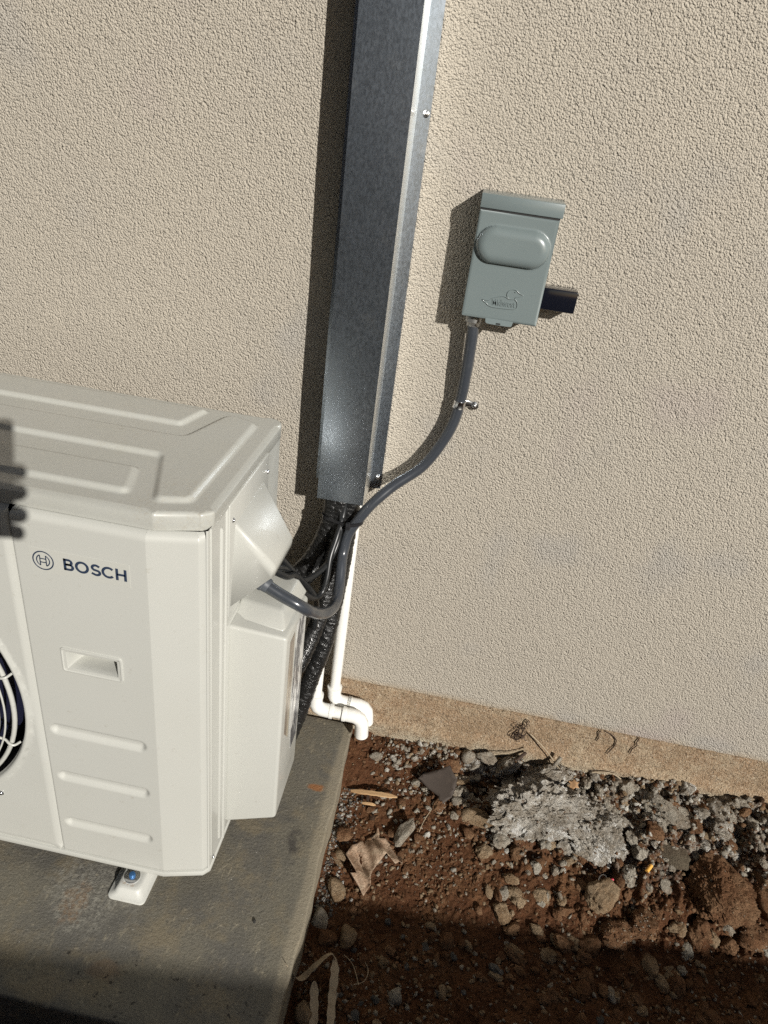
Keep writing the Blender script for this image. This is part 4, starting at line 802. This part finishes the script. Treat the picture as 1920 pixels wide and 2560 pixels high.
lumps('broken_clods', 190, (.24, 1.02), (-.52, -.17), .006, .024, [brownstone, brownstone, tanstone, greystone, brownstone], 37, None)
lumps('broken_clods', 90, (-.085, .60), (-.70, -.42), .006, .017, [brownstone, tanstone, brownstone, darkstone], 41, None)
gravel('soil_crumbs', 19000, s_all, [brownstone, brownstone, soilmat('red_crumb', (.14, .065, .033), (.20, .105, .055), (.085, .04, .02)), tanstone, brownstone, greystone], .0011, .0088, 12, [(W_, 300) for W_, m_ in DUST if m_ is brownstone])
gravel('edge_gravel', 1100, s_pad, [darkstone, greystone, darkstone, soilmat('white_gravel', (.62, .60, .56), (.5, .48, .44), (.7, .68, .64))], .0015, .006, 13)

def slabform(name, O3, thick, mat, label, cat, step=.004, curl=None, origin=None, rim=None):
    """thin bent piece: outline in local plane (u,v), curl(u,v)->(x,y,z)"""
    O = np.array(O3, float); V2, F2, P2 = sheet(O, step, None, (step * .5,)); top_ = np.array([curl(u, v) for u, v in V2])
    me_ = mesh(name, top_, [tuple(f) for f in F2], mat, None, 60, origin=origin); md_ = me_.modifiers.new('thickness', 'SOLIDIFY'); md_.thickness = thick; md_.offset = 0
    return tag(me_, label, cat)
# curved brown tile shard standing in the soil
zt_ = gz(.14, -.12)
slabform('tile_shard', [(.0, .0), (-.030, .020), (-.062, .040), (-.050, .060), (-.010, .085), (.016, .098), (.024, .078), (.038, .050), (.036, .020), (.030, -.004), (.012, -.020), (-.002, -.040), (-.006, -.018)], .006, tilem, 'curved brown tile shard standing up in the soil', 'tile shard', .006,
         lambda u, v: (.137 + u * .95, -.150 + v * .62 + 1.5 * u * u, zt_ + .006 + v * .42 + .25 * u + 3.0 * u * u), origin=(.137, -.15, zt_))
# dry leaf
zl = gz(0, -.33)
LOu = [(-.062, -.012), (-.052, .020), (-.040, .030), (-.032, .052), (-.020, .046), (-.004, .058), (-.001, .072), (.005, .060), (.006, .048), (.022, .052), (.034, .044), (.048, .030), (.066, .014), (.068, .000), (.060, .003), (.052, -.008), (.040, .004), (.028, .010), (.016, -.008), (.004, -.022), (.002, -.040), (.006, -.058), (-.006, -.078), (-.020, -.062), (-.044, -.048), (-.030, -.040), (-.046, -.026)]
slabform('dry_leaf', LOu, .0006, leafm, 'large ragged brown dry leaf lying on the red soil', 'dry leaf', .0035,
         lambda u, v: (.004 + u, -.320 + v * 1.05, zl + .020 + .009 * math.sin(u * 70 + v * 20) + .006 * math.sin(v * 95 + u * 40) + (.012 if u > .03 else 0) * (u - .03) / .03 + .003 * math.sin(u * 260 + v * 140)), origin=(.004, -.32, zl))
zl2 = gz(.4645, -.0556)
slabform('dry_leaf', [(-.012, -.008), (-.008, .004), (-.014, .010), (-.004, .012), (.002, .018), (.006, .010), (.014, .010), (.008, .002), (.013, -.006), (.003, -.006), (-.002, -.014)], .0006, Mat('orange_leaf', (.45, .27, .14), .7), 'small orange brown lobed leaf near the wall foot', 'dry leaf', .003,
         lambda u, v: (.4645 + u, -.060 + v, zl2 + .024 + .15 * v + .002 * math.sin(u * 200)), origin=(.4645, -.06, zl2))
# wood splinter
def strip(name, pts, w_, th_, mat, label, cat, twist=0.):
    P = spline(pts, 6); T = np.gradient(P, axis=0); T /= np.linalg.norm(T, axis=1)[:, None]; V = []; n = len(P)
    for i in range(n):
        sd2 = np.cross(T[i], (0, 0, 1.)); sd2 /= np.linalg.norm(sd2); up2 = np.cross(sd2, T[i]); a = twist * i / n; s_, u_ = sd2 * math.cos(a) + up2 * math.sin(a), up2 * math.cos(a) - sd2 * math.sin(a)
        t_ = i / (n - 1); wl = w_ * (min(1, (1.02 - t_) * 4 + .15) * min(1, t_ * 5 + .25)) * (1 + .12 * math.sin(i * 1.7))
        for (a_, b_) in ((-1, -1), (1, -1), (1, 1), (-1, 1)): V.append(P[i] + s_ * a_ * wl / 2 + u_ * b_ * th_ / 2)
    F = [(i * 4 + k, i * 4 + (k + 1) % 4, (i + 1) * 4 + (k + 1) % 4, (i + 1) * 4 + k) for i in range(n - 1) for k in range(4)] + [(3, 2, 1, 0), tuple((n - 1) * 4 + k for k in range(4))]
    return tag(mesh(name, V, F, mat, None, 40, origin=tuple(P[0])), label, cat)
def onsoil(pts, up=.006): return [(x, y, gz(x, y) + up + (q[0] if q else 0)) for x, y, *q in pts]
def straight(a, b_, up): za, zb = gz(*a) + up, gz(*b_) + up; return [(a[0] + (b_[0] - a[0]) * t, a[1] + (b_[1] - a[1]) * t, za + (zb - za) * t + .002 * math.sin(t * 3)) for t in (0, .33, .66, 1)]
strip('wood_splinter', straight((-.078, -.172), (.036, -.172), .016), .011, .0035, woodm, 'long pale wood splinter lying left of the tile shard', 'wood splinter')
strip('wood_splinter', straight((-.045, -.200), (-.012, -.195), .012), .006, .003, woodm, 'short pale wood splinter just below the long one', 'wood splinter')
strip('wood_splinter', straight((-.036, -.145), (-.032, -.200), .008), .007, .003, twigm, 'short dark piece of wood crossing under the long splinter', 'wood splinter')
strip('straw_strip', onsoil([(-.118, -.628, .125), (-.095, -.600, .03), (-.070, -.568, .03), (-.046, -.538, .03), (-.030, -.545, .025)], .006), .014, .0008, straw, 'long dry blade leaning from the pad edge into the soil', 'straw', 1.2)
strip('straw_strip', onsoil([(-.036, -.540, .03), (-.030, -.570, .02), (-.026, -.610, .015), (-.020, -.655, .01), (-.020, -.70, .0)], .006), .016, .0008, straw, 'broad dry blade running down to the photo edge', 'straw', .6)
strip('straw_strip', onsoil([(-.066, -.590, .02), (-.060, -.615, .012), (-.052, -.650, .01), (-.050, -.70, .0)], .006), .016, .0008, straw, 'short dry blade left of the broad one at the photo edge', 'straw', .4)
# thin twigs and straws
def twig(label, pts, r, mat=twigm, name='twig', cat='twig', sg=6): return tag(tube(name, pts, r, mat, None, sg, origin=tuple(pts[0])), label, cat)
twig('long pale twig leaning on the footing from the dead weed', [(.335, -.014, .080), (.375, -.020, .050), (.410, -.030, .018), (.440, -.040, -.012)], .0016, straw)
twig('pale twig lying along the wall foot left of the dead weed', [(.222, -.030, gz(.222, -.03) + .016), (.265, -.028, .002), (.300, -.022, .012), (.335, -.016, .030)], .0015, straw)
twig('thick grey stick poking up from the rubble beside the wall', [(.398, -.052, gz(.398, -.052) + .014), (.410, -.038, .012), (.423, -.026, .034)], .0052, greystone, sg=8)
twig('dark short stick leaning on the footing above the rubble', [(.300, -.050, -.012), (.325, -.030, .010), (.338, -.020, .020)], .0042, twigm, sg=8)
twig('pale curved root lying on the rubble near the wall', [(.51, -.022, .000), (.54, -.020, .008), (.565, -.020, .006), (.59, -.024, -.006)], .0018, straw)
twig('thin pale grass stem standing beside the tile shard', [(.100, -.235, gz(.1, -.235) + .004), (.108, -.215, gz(.108, -.215) + .016), (.122, -.188, gz(.122, -.188) + .022)], .0008, straw)
twig('thin straw curved on the shaded soil, left of two', onsoil([(-.02, -.515), (0, -.530), (.012, -.552), (.020, -.570)], .006), .0008, straw)
twig('thin straw curved on the shaded soil, right of two', onsoil([(.018, -.515), (.034, -.535), (.030, -.560), (.010, -.572)], .006), .0008, straw)
# dead weed clinging to the footing
V, F = [], []; rw = random.Random(3); pw = []
for i in range(26):
    x, z = .312 + rw.uniform(-.012, .012), rw.uniform(.05, .12); P = [(x, -.007, z)]
    for k in range(4): x += rw.uniform(-.007, .007); z += rw.uniform(-.012, .006); P.append((x, -.007 - rw.uniform(0, .008), z))
    pw.append(tube_geo(spline(P, 3), .0009, 5))
V, F = merge(pw); tag(mesh('dead_weed', V, F, twigm, None, 60, origin=(.312, -.006, .05), recalc=False), 'tangled black dead weed clinging to the dirty footing', 'weed')
for lab, pts in (('short curved black root stain leftmost of three on the footing', [(.4991, -.005, .127), (.4965, -.005, .118), (.5005, -.006, .105), (.4975, -.005, .092)]),
                 ('longest curved black root on the footing, middle of three', [(.5116, -.005, .128), (.528, -.006, .122), (.5420, -.006, .108), (.5435, -.006, .090), (.538, -.006, .070), (.534, -.005, .056)]),
                 ('wavy black root on the footing, rightmost of three', [(.5938, -.005, .128), (.5910, -.006, .114), (.594, -.006, .103), (.5875, -.006, .090), (.5860, -.005, .072)])):
    twig(lab, pts, .0013, twigm, 'root')
# litter
zc_ = gz(.6346, -.2174); cg = thing('cigarette_end', 'orange cigarette end lying in the rubble', 'cigarette end', (.634, -.217, zc_))
tube('filter', [(.6270, -.2290, zc_ + .012), (.6400, -.2120, zc_ + .014)], .0042, Mat('orange_filter', (.75, .40, .08), .7), cg, 12, straight=True)
tube('burnt_tip', [(.6400, -.2120, zc_ + .014), (.6450, -.2055, zc_ + .0145)], .0040, greystone, cg, 12, straight=True)
zc_ = gz(.547, -.257); wc = thing('wire_scrap', 'scrap of wire with red insulation and a white strand', 'wire scrap', (.547, -.257, zc_))
tube('red_sleeve', [(.5400, -.2590, zc_ + .011), (.5520, -.2540, zc_ + .013)], .0026, Mat('red_plastic', (.62, .03, .07), .4), wc, 10, straight=True)
tube('white_strand', [(.5400, -.2590, zc_ + .011), (.532, -.250, zc_ + .016), (.522, -.254, zc_ + .014), (.515, -.270, zc_ + .009)], .0011, Mat('white_strand', (.7, .7, .68), .6), wc, 6)
b = bmesh.new(); V, F = rock(2, 9, 8, .05, .02); 
tag(mesh('pad_pebble', place(V, (.0028, .0045, .0022), (0, 0, .3), (-.1985, -.5625, .0018)), F, darkstone, None, 40, origin=(-.1985, -.5625, 0), recalc=False), 'tiny dark pebble alone on the sunlit pad', 'pebble')
b.free()

# ---------------------------------------------------------------- low wall behind the photographer, whose top edge shades the near soil
LWm = world_coords(Mat('grey_block', (.16, .155, .15), .9)); LWm.bump(LWm.noise(90, 4), .6, .004).mix(LWm.ramp(LWm.noise(6, 4), .4, .6), (.13, .125, .12))
P0 = np.array((-.12, -.647)) + 1.85 * np.array((.7528, -1.0)); zt2 = 1.85 * .5661; dirx = np.array((1, .10)); dirx = dirx / np.linalg.norm(dirx); nn = np.array((dirx[1], -dirx[0]))
b = bmesh.new(); c1, c2 = P0 - dirx * 4, P0 + dirx * 6; pts = [c1, c2, c2 + nn * .2, c1 + nn * .2]
vb_ = [b.verts.new((p[0], p[1], -.35)) for p in pts]; vt_ = [b.verts.new((p[0], p[1], zt2)) for p in pts]
b.faces.new(vb_[::-1]); b.faces.new(vt_)
for i in range(4): b.faces.new((vb_[i], vb_[(i + 1) % 4], vt_[(i + 1) % 4], vt_[i]))
tag(from_bm('boundary_wall', b, LWm, None, 40, .004, origin=(P0[0], P0[1], -.13)), 'low grey boundary wall behind the person taking the photo', 'wall')

# ---------------------------------------------------------------- eave and tall house, both unseen, added to cut sky light
box('sky_block_eave', (-7, -.90, 2.30), (7, .2, 2.46), Mat('sky_block_eave_paint', (.22, .20, .18), .8), wall, .004)
nb = thing('sky_block_house', 'unseen dark blue grey house added across the side yard to block sky light', 'house', (-3.6, -5.2, -.13))
nst = world_coords(Mat('sky_block_stucco', (.085, .095, .125), .95)); nst.bump(nst.noise(140, 3), .8, .004)
box('wall', (-8, -7.2, -.3), (.20, -3.25, 4.6), nst, nb, .005)
hull('roof', [(-8.4, -7.6, 4.6), (.6, -7.6, 4.6), (.6, -2.9, 4.6), (-8.4, -2.9, 4.6), (-6.4, -5.2, 5.8), (-.8, -5.2, 5.8)], [(3, 2, 1, 0), (0, 1, 5, 4), (1, 2, 5), (2, 3, 4, 5), (3, 0, 4)], Mat('roof_shingle', (.12, .10, .09), .9), nb, .01, 1)
wf = box('window', (-3.4, -3.25, .9), (-2.1, -3.20, 2.0), Mat('window_frame', (.6, .6, .58), .5), nb, .004); box('pane', (-3.33, -3.20, .97), (-2.17, -3.192, 1.93), Mat('window_glass', (.02, .025, .03), .05), wf, .001)

# ---------------------------------------------------------------- the photographer and the phone, whose shadow falls on the unit
def cp(a, u, f): return CAM + RT * a + UP * u + FW * f
ph = thing('smartphone', 'dark smartphone held up by the person taking the photo', 'phone', tuple(cp(-.018, -.112, -.010)))
O = fillet([(-.0560, -.1130), (.0190, -.1130), (.0190, .0450), (-.0560, .0450)], .010, 6); V = []; n = len(O)
for ins, f in ((.0015, -.0060), (0, -.0072), (0, -.0128), (.0015, -.0140)):
    V += [tuple(cp(p[0], p[1], f)) for p in inset(O, ins)]
F = [(i * n + k, i * n + (k + 1) % n, (i + 1) * n + (k + 1) % n, (i + 1) * n + k) for i in range(3) for k in range(n)] + [tuple(range(n))[::-1], tuple(3 * n + k for k in range(n))]
mesh('phone_body', V, F, Mat('phone_case', (.02, .022, .03), .35), ph, 40)
V, F = tube_raw([tuple(cp(.0082 * math.cos(t), .0082 * math.sin(t), -.0055)) for t in np.linspace(0, 2 * np.pi, 33)], .0012, 8); mesh('lens_ring', V, F, steel, ph, 60)
def skin(name, nodes, edges, root):
    me = bpy.data.meshes.new(name); me.from_pydata([tuple(n_[0]) for n_ in nodes], edges, []); o = bpy.data.objects.new(name, me); COL.objects.link(o)
    md = o.modifiers.new('skin', 'SKIN'); md.use_smooth_shade = True; md.branch_smoothing = .4
    for i, n_ in enumerate(nodes): me.skin_vertices[0].data[i].radius = (n_[1], n_[2] if len(n_) > 2 else n_[1])
    me.skin_vertices[0].data[root].use_root = True
    s2 = o.modifiers.new('sub', 'SUBSURF'); s2.levels = s2.render_levels = 2
    dg = bpy.context.evaluated_depsgraph_get(); m2 = bpy.data.meshes.new_from_object(o.evaluated_get(dg)); bpy.data.objects.remove(o); m2.name = name; return m2
N_ = []; E_ = []
PX_ = -.09
def add(p, r, par=None, r2=None):
    N_.append((Vector(p), r, r2 or r)); i = len(N_) - 1
    if par is not None: E_.append((par, i))
    return i
pel = add((PX_ + -.15, -1.72, .80), .135, None, .105); w1 = add((PX_ + -.15, -1.72, .93), .125, pel, .10); ch = add((PX_ + -.15, -1.72, 1.12), .145, w1, .105); ch2 = add((PX_ + -.15, -1.715, 1.25), .13, ch, .095)
nk = add((PX_ + -.15, -1.71, 1.345), .055, ch2); nk2 = add((PX_ + -.148, -1.69, 1.40), .052, nk); hd0 = add((PX_ + -.145, -1.665, 1.45), .062, nk2, .07); hd1 = add((PX_ + -.142, -1.655, 1.52), .072, hd0, .085); hd2 = add((PX_ + -.142, -1.665, 1.585), .052, hd1, .06)
shl = add((PX_ + -.315, -1.70, 1.275), .058, ch2); elL = add((-.270, -1.53, 1.085), .043, shl)
wr = cp(-.078, -.165, .004); fm = Vector(N_[elL][0]).lerp(wr, .5); f1 = add(fm, .038, elL); wL = add(wr, .024, f1, .028)
palm = add(cp(-.050, -.115, .012), .018, wL, .034)
kn = add(cp(-.040, -.085, .012), .016, palm, .034)
for u0, tip_a, tu, r in ((-.040, .030, -.036, .0135), (-.066, .028, -.064, .0138), (-.094, .031, -.097, .0140), (-.118, .020, -.125, .0125)):
    a = add(cp(-.020, u0, .009), r + .001, kn if u0 > -.08 else palm); b1 = add(cp(.006, u0 * .6 + tu * .4, .008), r, a); c_ = add(cp(.024, tu, .004), r * .95, b1); add(cp(tip_a - r * .8, tu, -.008), r * .85, c_)
th0 = add(cp(-.062, -.085, -.004), .012, palm); th1 = add(cp(-.058, -.060, -.020), .0105, th0); add(cp(-.042, -.040, -.024), .009, th1)
shr = add((PX_ + .015, -1.71, 1.275), .058, ch2); elR = add((PX_ + .070, -1.74, 1.01), .043, shr); fR = add((PX_ + .068, -1.68, .88), .036, elR); wR = add((PX_ + .060, -1.61, .78), .025, fR); pR = add((PX_ + .056, -1.585, .72), .020, wR, .036)
for k_, dx_ in enumerate((-.024, -.008, .008, .024)):
    a = add((PX_ + .056 + dx_ * .5, -1.580 + dx_ * .8, .685), .0095, pR); b1 = add((PX_ + .056 + dx_ * .5, -1.575 + dx_ * .8, .655), .0085, a); add((PX_ + .052 + dx_ * .5, -1.582 + dx_ * .8, .632 + abs(dx_) * .4), .0075, b1)
t0_ = add((PX_ + .050, -1.555, .705), .011, pR); add((PX_ + .046, -1.545, .668), .009, t0_)
for sx2 in (-1, 1):
    hp_ = add((PX_ + -.15 + sx2 * .085, -1.72, .74), .085, pel); kn2 = add((PX_ + -.15 + sx2 * .10, -1.70, .34), .056, hp_); cf = add((PX_ + -.15 + sx2 * .10, -1.73, .18), .052, kn2); an = add((PX_ + -.15 + sx2 * .10, -1.75, -.045), .036, cf); bl = add((PX_ + -.15 + sx2 * .11, -1.66, -.085), .040, an, .032); add((PX_ + -.15 + sx2 * .115, -1.57, -.095), .030, bl, .022)
m2 = skin('person', N_, E_, pel)
for v in m2.vertices: v.co.z = max(v.co.z, -.128)
skinm = Mat('skin', (.50, .30, .21), .55); shirt = Mat('navy_shirt', (.022, .028, .055), .9); shirt.bump(shirt.noise(240, 2), .5, .002); trs = Mat('dark_trousers', (.03, .032, .04), .9); shoe = Mat('shoe', (.04, .035, .03), .6)
pr_ = finish('person', m2, [skinm, shirt, trs, shoe], None, 180, origin=(-.15, -1.70, -.13))
wl, wr2 = Vector(wr), Vector((-.030, -1.61, .78)); Lp = Vector((-.15, -1.70, -.13))
for f in m2.polygons:
    c = f.center + Lp; k = 1
    if c.z < -.02: k = 3
    elif c.z < .83 and (c - Vector((-.03, -1.62, .72))).length > .16: k = 2
    elif (c.z > 1.365 and c.y > -1.80 and abs(c.x + .235) < .12): k = 0
    elif (c - wl).length < .03 or (c - cp(-.02, -.08, 0)).length < .105 or (c - wr2).length < .03 or (c - Vector((-.035, -1.58, .68))).length < .085: k = 0
    f.material_index = k
tag(pr_, 'person in a navy shirt holding up a phone with the left hand', 'person')
V, F = ICO[4]; Hh_ = V * np.array((.083, .096, .105)); keep = np.array([(V[f].mean(0)[1] < .25 or V[f].mean(0)[2] > .62) and V[f].mean(0)[2] > -.45 for f in F]); mesh('hair', Hh_ * 1.03 + np.array((-.232, -1.668, 1.527)), [tuple(f) for f in F[keep]], Mat('dark_hair', (.03, .02, .015), .7), pr_, 60)
for sx2 in (-1, 1):
    V, F = ICO[3]; mesh('eye', V * .012 + np.array((-.232 + sx2 * .030, -1.581, 1.522)), [tuple(f) for f in F], Mat('eye_white', (.7, .7, .7), .2), pr_, 60); mesh('ear', V * np.array((.010, .018, .030)) + np.array((-.232 + sx2 * .080, -1.665, 1.515)), [tuple(f) for f in F], skinm, pr_, 60)
V, F = ICO[3]; mesh('nose', V * np.array((.013, .018, .024)) + np.array((-.232, -1.572, 1.500)), [tuple(f) for f in F], skinm, pr_, 60); mesh('mouth', V * np.array((.024, .008, .006)) + np.array((-.232, -1.583, 1.462)), [tuple(f) for f in F], Mat('lips', (.40, .16, .13), .5), pr_, 60)
